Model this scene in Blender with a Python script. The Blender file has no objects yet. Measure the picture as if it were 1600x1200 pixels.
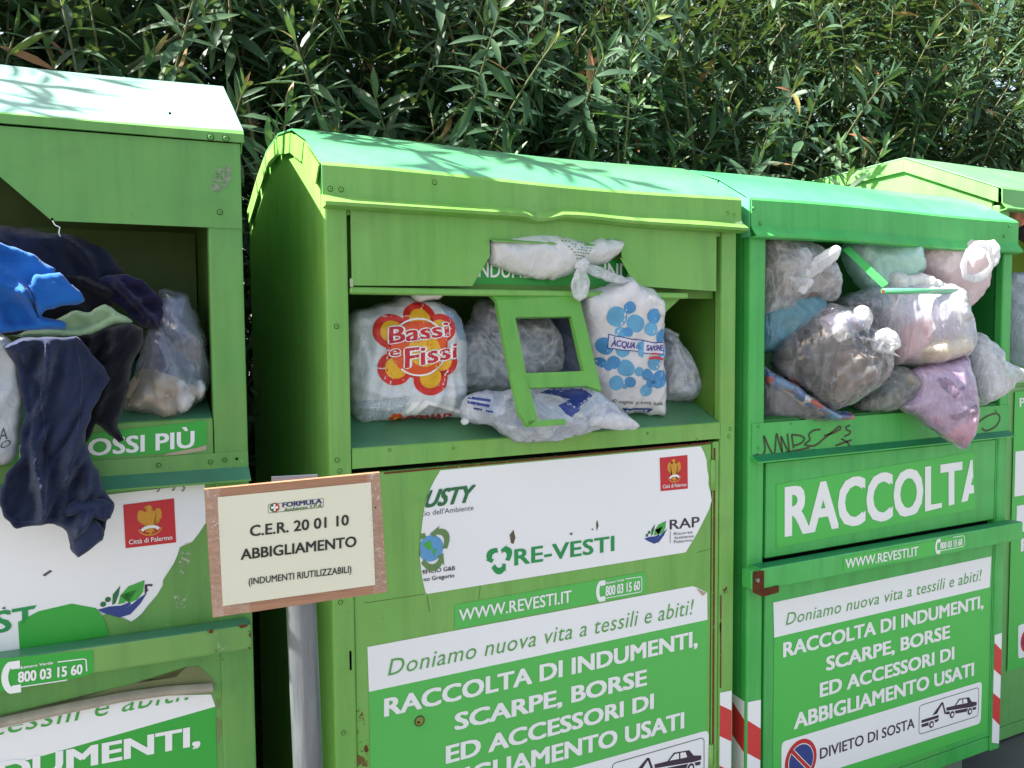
import bpy, bmesh, math, random
import numpy as np
from mathutils import Vector, Matrix, geometry
from mathutils.bvhtree import BVHTree

random.seed(7)
RNG = np.random.default_rng(7)
SC = bpy.context.scene
COL = SC.collection

# ------------------------------------------------------------------ camera
F_PX = 1350.0
YAW, PITCH, ROLL = 0.4850321, 0.0601962, -0.0076164
CAM = np.array([-0.5148156, -1.8280801, 1.5])
def _rot():
    cy, sy = math.cos(YAW), math.sin(YAW); cp, sp = math.cos(PITCH), math.sin(PITCH)
    f = np.array([sy*cp, cy*cp, -sp]); r = np.array([cy, -sy, 0.0]); u = np.cross(r, f)
    c, s = math.cos(ROLL), math.sin(ROLL)
    return c*r + s*u, -s*r + c*u, f
CR, CU, CF = _rot()
cam = bpy.data.cameras.new('camera'); cam_o = bpy.data.objects.new('camera', cam); COL.objects.link(cam_o)
cam.sensor_width = 36.0; cam.lens = F_PX/1600*36.0; cam.clip_start = 0.05; cam.clip_end = 3000
cam_o.matrix_world = Matrix([[CR[i], CU[i], -CF[i], CAM[i]] for i in range(3)] + [[0, 0, 0, 1]])
SC.camera = cam_o
SC.render.resolution_x, SC.render.resolution_y = 1024, 768

# ------------------------------------------------------------------ light
SUN_DIR = Vector((0.164, -0.045, -0.190)).normalized()     # the way the light travels
w = bpy.data.worlds.new('World'); SC.world = w; w.use_nodes = True
nt = w.node_tree; nt.nodes.clear()
sky = nt.nodes.new('ShaderNodeTexSky'); sky.sky_type = 'NISHITA'; sky.sun_disc = False
sky.sun_elevation = math.asin(-SUN_DIR.z); sky.sun_rotation = math.atan2(-SUN_DIR.x, -SUN_DIR.y)
bg = nt.nodes.new('ShaderNodeBackground'); bg.inputs[1].default_value = 0.075
wo = nt.nodes.new('ShaderNodeOutputWorld')
sky.dust_density = 2.5; sky.ozone_density = .6
tint = nt.nodes.new('ShaderNodeMix'); tint.data_type = 'RGBA'; tint.blend_type = 'MULTIPLY'; tint.inputs[0].default_value = 1
tint.inputs[7].default_value = (1.12, 1.0, .84, 1); nt.links.new(sky.outputs[0], tint.inputs[6]); nt.links.new(tint.outputs[2], bg.inputs[0]); nt.links.new(bg.outputs[0], wo.inputs[0])
sl = bpy.data.lights.new('sun', 'SUN'); sl.energy = 5.0; sl.angle = math.radians(0.55); sl.color = (1.0, 0.95, 0.87)
so = bpy.data.objects.new('sun', sl); COL.objects.link(so)
so.rotation_euler = SUN_DIR.to_track_quat('-Z', 'Y').to_euler()
SC.view_settings.view_transform = 'Standard'; SC.view_settings.look = 'None'
SC.view_settings.gamma = 1.0; SC.view_settings.exposure = 2.2
SC.cycles.max_bounces = 10; SC.cycles.transparent_max_bounces = 24

# ------------------------------------------------------------------ rays
def ray(x, y): return CF + (x-800)/F_PX*CR - (y-600)/F_PX*CU
def hit(x, y, P, n):
    d = ray(x, y); t = float(np.dot(np.asarray(P)-CAM, n)/np.dot(d, n)); return CAM + t*d
def hitY(x, y, Y): return hit(x, y, (0, Y, 0), np.array([0, 1.0, 0]))

class Frame:
    """a bin's own axes: x along its front, y into it, z up"""
    def __init__(s, ox, oy, yaw):
        s.o = np.array([ox, oy, 0.0]); s.a = yaw
        s.ex = np.array([math.cos(yaw), math.sin(yaw), 0]); s.ey = np.array([-math.sin(yaw), math.cos(yaw), 0])
    def px(s, x, y, off=0.0):
        q = hit(x, y, s.o + off*s.ey, s.ey) - s.o
        return (float(q@s.ex), off, float(q[2]))
    def z(s, *pts, off=0.0): return sum(s.px(*p, off)[2] for p in pts)/len(pts)

# ------------------------------------------------------------------ noise
_perm = np.random.default_rng(3).permutation(256); _perm = np.concatenate([_perm, _perm, _perm])
_g3 = np.random.default_rng(4).normal(size=(256, 3)); _g3 /= np.linalg.norm(_g3, axis=1)[:, None]
def pn(x, y, z=0.0):
    x, y, z = np.broadcast_arrays(np.asarray(x, float), np.asarray(y, float), np.asarray(z, float))
    xi, yi, zi = np.floor(x).astype(int), np.floor(y).astype(int), np.floor(z).astype(int)
    xf, yf, zf = x-xi, y-yi, z-zi
    f = lambda t: t*t*t*(t*(t*6-15)+10)
    u, v, ww = f(xf), f(yf), f(zf)
    def g(i, j, k):
        h = _perm[_perm[_perm[(xi+i) & 255] + ((yi+j) & 255)] + ((zi+k) & 255)]
        q = _g3[h]; return q[..., 0]*(xf-i) + q[..., 1]*(yf-j) + q[..., 2]*(zf-k)
    l = lambda a, b, t: a + t*(b-a)
    return 1.5*l(l(l(g(0,0,0), g(1,0,0), u), l(g(0,1,0), g(1,1,0), u), v), l(l(g(0,0,1), g(1,0,1), u), l(g(0,1,1), g(1,1,1), u), v), ww)

def facet(x, y, seed):
    """flat facets that meet in sharp creases, like crumpled film"""
    x = np.asarray(x, float); y = np.asarray(y, float)
    sk = (x+y)*.3660254; X, Y = x+sk, y+sk; i, j = np.floor(X).astype(int), np.floor(Y).astype(int); u, v = X-i, Y-j
    sd_ = int(abs(seed)*13) & 255
    H = lambda a, b: _perm[_perm[_perm[a & 255]+(b & 255)]+sd_]/127.5-1
    a, b, c, d = H(i, j), H(i+1, j), H(i, j+1), H(i+1, j+1)
    return np.where(u > v, a*(1-u)+b*(u-v)+d*v, a*(1-v)+c*(v-u)+d*u)

# ------------------------------------------------------------------ materials
def lin(*c):
    return tuple(((v/255)/12.92 if v/255 <= .04045 else ((v/255+.055)/1.055)**2.4) for v in c) + (1.0,)
class NT:
    def __init__(s, name):
        s.m = bpy.data.materials.new(name); s.m.use_nodes = True; s.t = s.m.node_tree; s.t.nodes.clear()
        s.out = s.n('OutputMaterial'); s.tc = s.n('TexCoord')
    def n(s, typ, **kw):
        q = s.t.nodes.new('ShaderNode'+typ)
        for k, v in kw.items(): setattr(q, k, v)
        return q
    def l(s, a, b): s.t.links.new(a, b)
    def val(s, sock, v):
        if hasattr(v, 'is_linked') or hasattr(v, 'links'): s.l(v, sock)
        else: sock.default_value = v
    def noise(s, scale, detail=3, rough=.55, dist=0.0, stretch=None, src='Object'):
        q = s.n('TexNoise'); q.inputs['Scale'].default_value = scale; q.inputs['Detail'].default_value = detail
        q.inputs['Roughness'].default_value = rough; q.inputs['Distortion'].default_value = dist
        v = s.tc.outputs[src]
        if stretch:
            mp = s.n('Mapping'); mp.inputs['Scale'].default_value = stretch; s.l(v, mp.inputs[0]); v = mp.outputs[0]
        s.l(v, q.inputs['Vector']); return q.outputs['Fac']
    def ramp(s, v, stops):
        q = s.n('ValToRGB'); e = q.color_ramp.elements
        while len(e) < len(stops): e.new(.5)
        for k, (p, c) in zip(e, stops): k.position = p; k.color = c if isinstance(c, tuple) else (c, c, c, 1)
        s.l(v, q.inputs[0]); return q.outputs['Color']
    def mix(s, f, a, b, mode='MIX'):
        q = s.n('Mix', data_type='RGBA', blend_type=mode)
        s.val(q.inputs[0], f); s.val(q.inputs[6], a); s.val(q.inputs[7], b); return q.outputs[2]
    def math(s, op, a, b=0.0):
        q = s.n('Math', operation=op); s.val(q.inputs[0], a); s.val(q.inputs[1], b); return q.outputs[0]
    def bump(s, h, strength, dist=.01):
        q = s.n('Bump'); q.inputs['Strength'].default_value = strength; q.inputs['Distance'].default_value = dist
        s.l(h, q.inputs['Height']); return q.outputs['Normal']
    def bsdf(s, col, rough=.5, spec=.5, metal=0.0, normal=None, coat=0.0):
        q = s.n('BsdfPrincipled'); s.val(q.inputs['Base Color'], col); s.val(q.inputs['Roughness'], rough)
        q.inputs['Specular IOR Level'].default_value = spec; s.val(q.inputs['Metallic'], metal)
        q.inputs['Coat Weight'].default_value = coat; q.inputs['Coat Roughness'].default_value = .2
        if normal is not None: s.l(normal, q.inputs['Normal'])
        return q.outputs[0]
    def done(s, sh): s.l(sh, s.out.inputs['Surface']); return s.m

def m_paint(name, c, fade, rough=.38, rust=.0, spec=.5, coat=0.0):
    t = NT(name)
    base = t.mix(t.ramp(t.noise(2.6, 4, .6), [(.35, 0.0), (.7, 1.0)]), lin(*c), lin(*fade))
    streak = t.ramp(t.noise(9, 4, .65, stretch=(2.2, 2.2, .18)), [(.46, 0.0), (.74, .5)])
    base = t.mix(streak, base, lin(*[int(v*.80) for v in c]))
    speck = t.ramp(t.noise(55, 5, .75), [(.66, 0.0), (.74, .5)])
    base = t.mix(speck, base, lin(96, 92, 66))
    grime = t.ramp(t.noise(5, 8, .72, .4), [(.54, 0.0), (.72, .30)])
    base = t.mix(grime, base, lin(*[int(v*.62+22) for v in c]))
    warm = t.ramp(t.noise(2.1, 3, .5, .3), [(.58, 0.0), (.74, .3)])
    base = t.mix(warm, base, lin(min(255, c[0]+34), int(c[1]*.96), int(c[2]*.86)))
    scr = t.ramp(t.noise(16, 6, .8, 1.5), [(.69, 0.0), (.71, .7)])
    base = t.mix(scr, base, lin(190, 196, 176))
    if rust:
        ru = t.ramp(t.noise(11, 7, .78, .6), [(.70-rust, 0.0), (.72-rust, .9)])
        base = t.mix(ru, base, lin(112, 62, 38))
    r = t.math('ADD', t.math('MULTIPLY', t.noise(6, 4), .24), rough-.1)
    nb = t.bump(t.noise(3.2, 3, .5), .25, .02)
    return t.done(t.bsdf(base, r, spec, 0, nb, coat))
def m_ragged(name, c, cut=.5, scale=70, rough=.8):
    t = NT(name); tp = t.n('BsdfTransparent'); ms = t.n('MixShader')
    t.l(t.ramp(t.noise(scale, 6, .75, .6), [(cut-.03, 0.0), (cut+.03, 1.0)]), ms.inputs[0]); t.l(tp.outputs[0], ms.inputs[1])
    t.l(t.bsdf(t.mix(t.noise(90, 4), lin(*[int(v*.75) for v in c]), lin(*c)), rough, .3), ms.inputs[2]); return t.done(ms.outputs[0])
def m_plain(name, c, rough=.5, spec=.5, metal=0.0, var=.12, scale=8.0, bump=0.0):
    t = NT(name)
    col = t.mix(t.noise(scale, 4), lin(*[int(v*(1-var)) for v in c]), lin(*[min(255, int(v*(1+var*.4))) for v in c]))
    nb = t.bump(t.noise(scale*6, 3), bump, .004) if bump else None
    return t.done(t.bsdf(col, rough, spec, metal, nb))
def m_sticker(name, c, dirt=.5):
    t = NT(name)
    d = t.ramp(t.noise(7, 6, .7, stretch=(1.6, 1.6, .6)), [(.5, 0.0), (.8, dirt*.4)])
    col = t.mix(d, lin(*c), lin(*[int(v*.78) for v in c]))
    sp = t.ramp(t.noise(70, 5, .8), [(.70, 0.0), (.76, dirt)])
    col = t.mix(sp, col, lin(120, 112, 92))
    nb = t.bump(t.noise(14, 3), .15, .004)
    return t.done(t.bsdf(col, .42, .5, 0, nb))
def m_cloth(name, c, c2=None, scale=300.0, var=.2):
    t = NT(name)
    col = t.mix(t.ramp(t.noise(6, 5, .6), [(.35, 0.0), (.65, 1.0)]), lin(*c), lin(*(c2 or [int(v*(1-var)) for v in c])))
    weave = t.n('TexWave'); weave.inputs['Scale'].default_value = scale; weave.inputs['Distortion'].default_value = 2
    t.l(t.tc.outputs['Object'], weave.inputs[0])
    h = t.math('ADD', t.math('MULTIPLY', weave.outputs['Fac'], .12), t.math('MULTIPLY', t.noise(90, 4, .7), .5))
    q = t.n('BsdfPrincipled'); t.l(col, q.inputs['Base Color']); q.inputs['Roughness'].default_value = .92
    q.inputs['Specular IOR Level'].default_value = .2; q.inputs['Sheen Weight'].default_value = .12
    t.l(t.bump(h, .35, .004), q.inputs['Normal'])
    return t.done(q.outputs[0])
def m_film(name, c, opacity=.6, rough=.28, crease=1.0, var=.3, stretch=(1, 1, 1), trans=.35):
    """thin plastic film: part see-through, part milky, glossy along its creases"""
    t = NT(name)
    def ridge(scale, det, dist, pw):
        n = t.noise(scale, det, .5, dist, stretch)
        a = t.math('ABSOLUTE', t.math('MULTIPLY', t.math('SUBTRACT', n, .5), 4.0)); a = t.math('MAXIMUM', t.math('SUBTRACT', 1.0, a), 0.0)
        return t.math('POWER', a, pw)
    r1, r2, r3 = ridge(5, 2, 2.6, 4.5), ridge(13, 2, 2.4, 4.0), ridge(30, 2, 1.6, 3.0)
    h = t.math('ADD', r1, t.math('ADD', t.math('MULTIPLY', r2, .5), t.math('MULTIPLY', r3, .25)))
    nb = t.bump(t.math('ADD', t.noise(7, 2, .5, .6, stretch), t.math('ADD', t.math('MULTIPLY', r1, .16), t.math('MULTIPLY', r2, .07))), .6*crease, .02)
    lw = t.n('LayerWeight'); lw.inputs[0].default_value = .35
    op = t.math('ADD', opacity-var*.2, t.math('MULTIPLY', h, var*.8))
    op = t.math('ADD', op, t.math('MULTIPLY', lw.outputs['Facing'], .34))
    op = t.math('MINIMUM', op, 1.0)
    q = t.n('BsdfPrincipled'); q.inputs['Base Color'].default_value = lin(*c); q.inputs['Roughness'].default_value = rough+.1
    q.inputs['Specular IOR Level'].default_value = .6; q.inputs['Coat Weight'].default_value = .6; q.inputs['Coat Roughness'].default_value = rough*.6
    t.l(nb, q.inputs['Normal']); t.l(nb, q.inputs['Coat Normal'])
    tr = t.n('BsdfTranslucent'); tr.inputs[0].default_value = lin(*c); t.l(nb, tr.inputs[1])
    ms = t.n('MixShader'); ms.inputs[0].default_value = trans; t.l(q.outputs[0], ms.inputs[1]); t.l(tr.outputs[0], ms.inputs[2])
    gl = t.n('BsdfGlossy'); gl.inputs['Roughness'].default_value = rough*.5; gl.inputs[0].default_value = (1, 1, 1, 1); t.l(nb, gl.inputs['Normal'])
    tp = t.n('BsdfTransparent'); tp.inputs[0].default_value = (.98, .98, .98, 1)
    fr = t.n('Fresnel'); fr.inputs[0].default_value = 1.5; t.l(nb, fr.inputs['Normal'])
    clear = t.n('MixShader'); t.l(t.math('MINIMUM', t.math('MULTIPLY', fr.outputs[0], 1.6), 1.0), clear.inputs[0]); t.l(tp.outputs[0], clear.inputs[1]); t.l(gl.outputs[0], clear.inputs[2])
    fin = t.n('MixShader'); t.l(op, fin.inputs[0]); t.l(clear.outputs[0], fin.inputs[1]); t.l(ms.outputs[0], fin.inputs[2])
    return t.done(fin.outputs[0])

# ------------------------------------------------------------------ objects
def tag(o, label=None, cat=None, group=None, kind=None):
    if label: o['label'] = label
    if cat: o['category'] = cat
    if group: o['group'] = group
    if kind: o['kind'] = kind
    return o
def thing(name, label, cat, loc=(0, 0, 0), rz=0.0, group=None):
    o = bpy.data.objects.new(name, None); COL.objects.link(o); o.empty_display_size = .05
    o.location = loc; o.rotation_euler = (0, 0, rz); return tag(o, label, cat, group)
def obj(name, bm, mat, parent=None, smooth=False, world=False):
    """link a bmesh as one object; world=True: its coordinates are world ones and get moved under the parent"""
    me = bpy.data.meshes.new(name)
    if isinstance(bm, bmesh.types.BMesh):
        if world and parent is not None:
            P = root_loc(parent)
            for v in bm.verts: v.co -= P
        bm.normal_update(); bm.to_mesh(me); bm.free()
    else: me = bm
    if smooth: me.polygons.foreach_set('use_smooth', [True]*len(me.polygons))
    o = bpy.data.objects.new(name, me); COL.objects.link(o)
    for m in (mat if isinstance(mat, (list, tuple)) else [mat]): me.materials.append(m)
    if parent is not None: o.parent = parent
    return o
def root_loc(o):
    p = Vector((0, 0, 0))
    while o is not None: p += o.location; o = o.parent
    return p
def box(bm, x0, x1, y0, y1, z0, z1, bev=0.0, seg=1, mi=0):
    if x0 > x1: x0, x1 = x1, x0
    if y0 > y1: y0, y1 = y1, y0
    if z0 > z1: z0, z1 = z1, z0
    vs = [bm.verts.new((x, y, z)) for z in (z0, z1) for y in (y0, y1) for x in (x0, x1)]
    fs = [bm.faces.new([vs[i] for i in q]) for q in ((0,2,3,1), (4,5,7,6), (0,1,5,4), (2,6,7,3), (0,4,6,2), (1,3,7,5))]
    for f in fs: f.material_index = mi
    if bev:
        es = {e for f in fs for e in f.edges}
        r = bmesh.ops.bevel(bm, geom=list(es), offset=bev, segments=seg, affect='EDGES', profile=.5)
        if mi:
            for f in r['faces']: f.material_index = mi
    return bm
def prism(bm, pts, h):
    """pts: closed 3D loop; extruded by vector h"""
    a = [bm.verts.new(p) for p in pts]; b = [bm.verts.new(Vector(p)+Vector(h)) for p in pts]
    bm.faces.new(a); bm.faces.new(b[::-1])
    n = len(a)
    for i in range(n): bm.faces.new((a[i], b[i], b[(i+1) % n], a[(i+1) % n]))
    return bm
def poly(bm, pts, mi=0):
    f = bm.faces.new([bm.verts.new(p) for p in pts]); f.material_index = mi; return f
def fix(bm): bmesh.ops.recalc_face_normals(bm, faces=bm.faces); return bm
def tube(bm, pts, r, n=8, flat=1.0, closed=False):
    pts = [Vector(p) for p in pts]; rings = []; fs = []
    N = len(pts)
    for i, p in enumerate(pts):
        if closed: d = (pts[(i+1) % N]-pts[i-1]).normalized()
        else: d = (pts[min(i+1, N-1)]-pts[max(i-1, 0)]).normalized()
        a = d.cross(Vector((0, 1, .02))).normalized(); b = d.cross(a).normalized()
        rr = r[i] if isinstance(r, (list, tuple)) else r
        rings.append([bm.verts.new(p + a*math.cos(2*math.pi*k/n)*rr + b*math.sin(2*math.pi*k/n)*rr*flat) for k in range(n)])
    for i in range(N if closed else N-1):
        A, B = rings[i], rings[(i+1) % N]
        for k in range(n): fs.append(bm.faces.new((A[k], A[(k+1) % n], B[(k+1) % n], B[k])))
    if not closed: fs.append(bm.faces.new(rings[0])); fs.append(bm.faces.new(rings[-1][::-1]))
    bmesh.ops.recalc_face_normals(bm, faces=fs)
    return bm
def disc(bm, c, r, off_n=(0, -1, 0), n=28, h=0.0):
    """flat or raised disc facing -y"""
    c = Vector(c); vs = [bm.verts.new(c+Vector((math.cos(2*math.pi*k/n)*r, 0, math.sin(2*math.pi*k/n)*r))) for k in range(n)]
    if h:
        v2 = [bm.verts.new(c+Vector((math.cos(2*math.pi*k/n)*r*.8, -h, math.sin(2*math.pi*k/n)*r*.8))) for k in range(n)]
        for k in range(n): bm.faces.new((vs[k], vs[(k+1) % n], v2[(k+1) % n], v2[k]))
        bm.faces.new(v2)
    else: bm.faces.new(vs)
    return bm
def catmull(pts, step, closed=True, k=.75):
    P = np.asarray(pts, float); n = len(P); out = []
    for i in range(n if closed else n-1):
        p0, p1, p2, p3 = (P[(i-1) % n], P[i], P[(i+1) % n], P[(i+2) % n]) if closed else (P[max(i-1, 0)], P[i], P[i+1], P[min(i+2, n-1)])
        n_ = max(1, int(round(np.linalg.norm(p2-p1)/step)))
        for t in np.arange(n_)/n_:
            c = .5*((2*p1) + (-p0+p2)*t + (2*p0-5*p1+4*p2-p3)*t*t + (-p0+3*p1-3*p2+p3)*t**3)
            out.append(k*c + (1-k)*(p1+(p2-p1)*t))
    if not closed: out.append(P[-1])
    return np.array(out)

# ---------------- lettering
def text_mesh(s, bold=0.0, shear=0.0, space=1.0, res=3):
    c = bpy.data.curves.new('t', 'FONT'); c.body = s; c.offset = bold; c.shear = shear; c.space_character = space; c.resolution_u = res
    o = bpy.data.objects.new('t', c); COL.objects.link(o); me = bpy.data.meshes.new_from_object(o)
    bpy.data.objects.remove(o); bpy.data.curves.remove(c); return me
def clip2(bm, polygon):
    """cut to a convex polygon in x,z (counter-clockwise or not)"""
    P = [Vector((p[0], 0, p[-1])) for p in polygon]; c = sum(P, Vector())/len(P)
    for i in range(len(P)):
        a, b = P[i], P[(i+1) % len(P)]; n = Vector((-(b.z-a.z), 0, b.x-a.x))
        if n.dot(c-a) > 0: n = -n
        bmesh.ops.bisect_plane(bm, geom=bm.verts[:]+bm.edges[:]+bm.faces[:], plane_co=a, plane_no=n, clear_outer=True)
    return bm
def text_bm(s, quad, y, bold=0.0, shear=0.0, space=1.0, clip=None, res=3):
    """quad: (x,_,z) baseline left, baseline right, cap right, cap left"""
    me = text_mesh(s, 0, shear, space, res); bm = bmesh.new()
    if not bold: sh = [(0, 0)]
    elif bold > .05: sh = [(math.cos(k*.785)*bold, math.sin(k*.785)*bold*.8) for k in range(8)]
    else: sh = [(-bold, -bold*.6), (bold, -bold*.6), (-bold, bold*.6), (bold, bold*.6)]
    for i, (dx, dy) in enumerate(sh):                       # heavier strokes: the same letters laid over each other a hair apart
        n0 = len(bm.verts); bm.from_mesh(me); bm.verts.ensure_lookup_table()
        for v in bm.verts[n0:]: v.co.x += dx; v.co.y += dy; v.co.z = i*.00011
    bpy.data.meshes.remove(me)
    bv = max(d[1] for d in sh)
    x0 = min(v.co.x for v in bm.verts); x1 = max(v.co.x for v in bm.verts); cap = .682+2*bv
    BL, BR, TR, TL = [Vector((q[0], 0, q[-1])) for q in quad]
    for v in bm.verts:
        u = (v.co.x-x0)/(x1-x0); t = (v.co.y+bv)/cap
        p = (BL*(1-u)+BR*u)*(1-t) + (TL*(1-u)+TR*u)*t
        v.co = (p.x, y-v.co.z, p.z)
    if clip: clip2(bm, clip)
    return bm
def letters(parent, fr, s, quad, y, mat, name='lettering', clip=None, **kw):
    q = [fr.px(*p, y) for p in quad]
    bm = text_bm(s, q, y, clip=clip, **kw)
    if not bm.faces: bm.free(); return None
    return obj(name, bm, mat, parent)
def flat(parent, fr, name, pts, y, mat, local=False, curve=None):
    p = [q if local else fr.px(*q, y) for q in pts]
    p = [(q[0], y, q[2]) for q in p]
    bm = bmesh.new(); f = poly(bm, p); bmesh.ops.triangulate(bm, faces=[f])
    bm.normal_update(); bm.faces.ensure_lookup_table()
    if bm.faces[:] and sum(f_.normal.y*f_.calc_area() for f_ in bm.faces) > 0: bmesh.ops.reverse_faces(bm, faces=bm.faces[:])
    return obj(name, bm, mat, parent)
def ribbon(bm, pts, y, wd):
    """a pen or paint line as a flat strip in the x,z plane"""
    P = [Vector((p[0], y, p[-1])) for p in pts]; L = []
    for i, p in enumerate(P):
        d = (P[min(i+1, len(P)-1)]-P[max(i-1, 0)]); n = Vector((-d.z, 0, d.x)).normalized()*wd*.5
        L.append((bm.verts.new(p-n), bm.verts.new(p+n)))
    for a, b in zip(L, L[1:]): bm.faces.new((a[0], b[0], b[1], a[1]))
    return bm

# ---------------- soft shapes: bags, clothes
def inside_poly(P, x, y):
    n = len(P); c = np.zeros(len(x), bool); j = n-1
    for i in range(n):
        xi, yi = P[i]; xj, yj = P[j]
        cond = ((yi > y) != (yj > y))
        with np.errstate(divide='ignore', invalid='ignore'): c ^= cond & (x < (xj-xi)*(y-yi)/(yj-yi+1e-15)+xi)
        j = i
    return c
def seg_dist(P, x, y):
    d = np.full(len(x), 1e9)
    for i in range(len(P)):
        a = P[i]; b = P[(i+1) % len(P)]; ab = b-a; L = ab@ab+1e-15
        t = np.clip(((x-a[0])*ab[0]+(y-a[1])*ab[1])/L, 0, 1)
        d = np.minimum(d, np.hypot(x-a[0]-t*ab[0], y-a[1]-t*ab[1]))
    return d
class Soft:
    """plane through the pixel (cx,cy) at depth Yc, upright, turned part of the way to the viewer's side of the street"""
    def __init__(s, cx, cy, Yc, turn=.5, lean=0.0):
        s.P = hitY(cx, cy, Yc); v = CAM-s.P; v[2] = 0; v /= np.linalg.norm(v)
        n = turn*v + (1-turn)*np.array([0, -1.0, 0]); s.n = n/np.linalg.norm(n); s.e = np.array([-s.n[1], s.n[0], 0])
        c, k = math.cos(math.radians(lean)), math.sin(math.radians(lean)); z = np.array([0, 0, 1.0]); s.u = z*c + s.n*k; s.n = s.n*c - z*k
    def ab(s, x, y):
        q = hit(x, y, s.P, s.n) - s.P; return (float(q@s.e), float(q@s.u))
    def world(s, a, b, h): return s.P + a*s.e + b*s.u + h*s.n
_seed = [10]
def puff(name, S, outline, D, mat, parent, back=None, res=.0065, R=None, p=2.2, crumple=(0.006, 9), radial=None, fold=None,
         lump=.25, shift=0.0, smooth_out=.75, edge=.005, over=None):
    """a closed soft body whose rim follows the outline and which swells towards and away from the viewer"""
    _seed[0] += 7.3; sd = _seed[0]
    P = np.array([S.ab(*q) for q in outline])
    area = .5*np.sum(P[:, 0]*np.roll(P[:, 1], -1)-np.roll(P[:, 0], -1)*P[:, 1])
    if area < 0: P = P[::-1]
    P = catmull(P, res, True, smooth_out)
    # uneven rim
    tpar = np.arange(len(P)); nrm = np.roll(P, -1, 0)-np.roll(P, 1, 0); nrm = np.stack([nrm[:, 1], -nrm[:, 0]], 1); nrm /= np.linalg.norm(nrm, axis=1)[:, None]+1e-9
    P = P + nrm*(edge*(pn(P[:, 0]*28+sd, P[:, 1]*28, sd)+.5*facet(P[:, 0]*60+sd, P[:, 1]*60, sd)))[:, None]
    lo, hi = P.min(0), P.max(0)
    gx, gy = np.meshgrid(np.arange(lo[0], hi[0], res), np.arange(lo[1], hi[1], res*.87))
    gx = gx + ((np.arange(gx.shape[0]) % 2)*res*.5)[:, None]
    gx, gy = gx.ravel(), gy.ravel(); gx = gx+RNG.normal(0, res*.1, len(gx)); gy = gy+RNG.normal(0, res*.1, len(gy))
    k = inside_poly(P, gx, gy); gx, gy = gx[k], gy[k]; d = seg_dist(P, gx, gy); k = d > res*.55; gx, gy, d = gx[k], gy[k], d[k]
    nb = len(P)
    co = [Vector(q) for q in P]+[Vector(q) for q in zip(gx, gy)]
    out = geometry.delaunay_2d_cdt(co, [(i, (i+1) % nb) for i in range(nb)], [], 1, 1e-6)
    V = np.array([tuple(v) for v in out[0]]); F = [tuple(f) for f in out[2]]
    onb = np.array([any(i < nb for i in o) for o in out[3]])
    a, b = V[:, 0], V[:, 1]
    d = np.where(onb, 0, seg_dist(P, a, b))
    Rm = R or max(d.max()*.95, .004)
    t = np.clip(d/Rm, 0, 1); prof = (1-(1-t)**p)**(1/p)
    ramp = np.clip(d/.022, 0, 1); ramp = ramp*ramp*(3-2*ramp)
    c = P.mean(0)
    if crumple and name == 'bag_film' and 'shopping' not in mat.name: crumple = (crumple[0]*1.45, crumple[1]*1.15)
    cloth = mat.name.startswith('cloth_')
    def disp(sgn):
        q = sd+sgn*31.7
        h = (D if sgn > 0 else (back if back is not None else D*.7))*prof*(1+lump*1.3*pn(a*6+q, b*6, q))
        wv = np.zeros(len(a))
        if crumple:
            am, f = crumple
            wx = a + .035*pn(a*f*.8+q, b*f*.8, 5.1); wy = b + .035*pn(a*f*.8, b*f*.8+q, 9.7)
            wv += am*(1.15*facet(wx*f+q, wy*f, q) + .7*facet(wx*f*2.1, wy*f*2.1+q, q+3) + .36*facet(wx*f*4.3+q, wy*f*4.3, q+5))
        if cloth: wv += .0016*(facet(a*24+q, b*24, q+9)+.6*facet(a*52, b*52+q, q+11)) + .003*(1-2*np.minimum(1, 2.5*np.abs(pn(a*13+q, b*13, q+2))))
        if radial:
            kx, ky, am, kk, fall = radial; kx, ky = S.ab(kx, ky); an = np.arctan2(b-ky, a-kx); rr = np.hypot(a-kx, b-ky)
            wv += am*(.8-2.4*np.abs(pn(np.cos(an)*kk+q, np.sin(an)*kk, rr*7)))*np.exp(-rr/fall)*np.clip(rr/.012, 0, 1)
        if fold:
            for (ang, am, fh, fl) in ([fold] if not isinstance(fold[0], tuple) else fold):
                ca, sa = math.cos(math.radians(ang)), math.sin(math.radians(ang)); u = -a*sa+b*ca; vv = a*ca+b*sa
                u = u + .02*pn(vv*9+q, u*9, 3.3)
                wv += am*1.5*(1-2*np.minimum(1, 2.6*np.abs(pn(u*fh+q, vv*fl, q)))**.8)
        return h + wv*ramp*(1 if sgn > 0 else .6)
    hf, hb = disp(1), disp(-1)
    hf = np.where(onb, 0, np.maximum(hf, -hb*.5))
    if over:                                    # the film clings to what is inside
        for o_ in over:
            T_ = bvh_of(o_); nn = -Vector(S.n)
            for i in range(len(a)):
                if onb[i]: continue
                q_ = T_.ray_cast(Vector(S.world(a[i], b[i], .6)), nn)
                if q_[0] is not None: hf[i] = max(hf[i], .6-q_[3]+.0035-shift)

    bmv = []; bm = bmesh.new(); off = np.array(root_loc(parent)) if parent is not None else np.zeros(3)
    vf = []; vb = []
    for i in range(len(a)):
        f = bm.verts.new(S.world(a[i], b[i], hf[i]+shift)-off); vf.append(f)
        vb.append(f if onb[i] else bm.verts.new(S.world(a[i], b[i], -hb[i]+shift)-off))
    for f in F:
        try: bm.faces.new([vf[i] for i in f])
        except ValueError: pass
        try: bm.faces.new([vb[i] for i in reversed(f)])
        except ValueError: pass
    return obj(name, bm, mat, parent, smooth=True)
def bvh_of(o):
    me = o.data; off = root_loc(o)
    return BVHTree.FromPolygons([tuple(v.co+off) for v in me.vertices], [tuple(q.vertices) for q in me.polygons])
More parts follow.
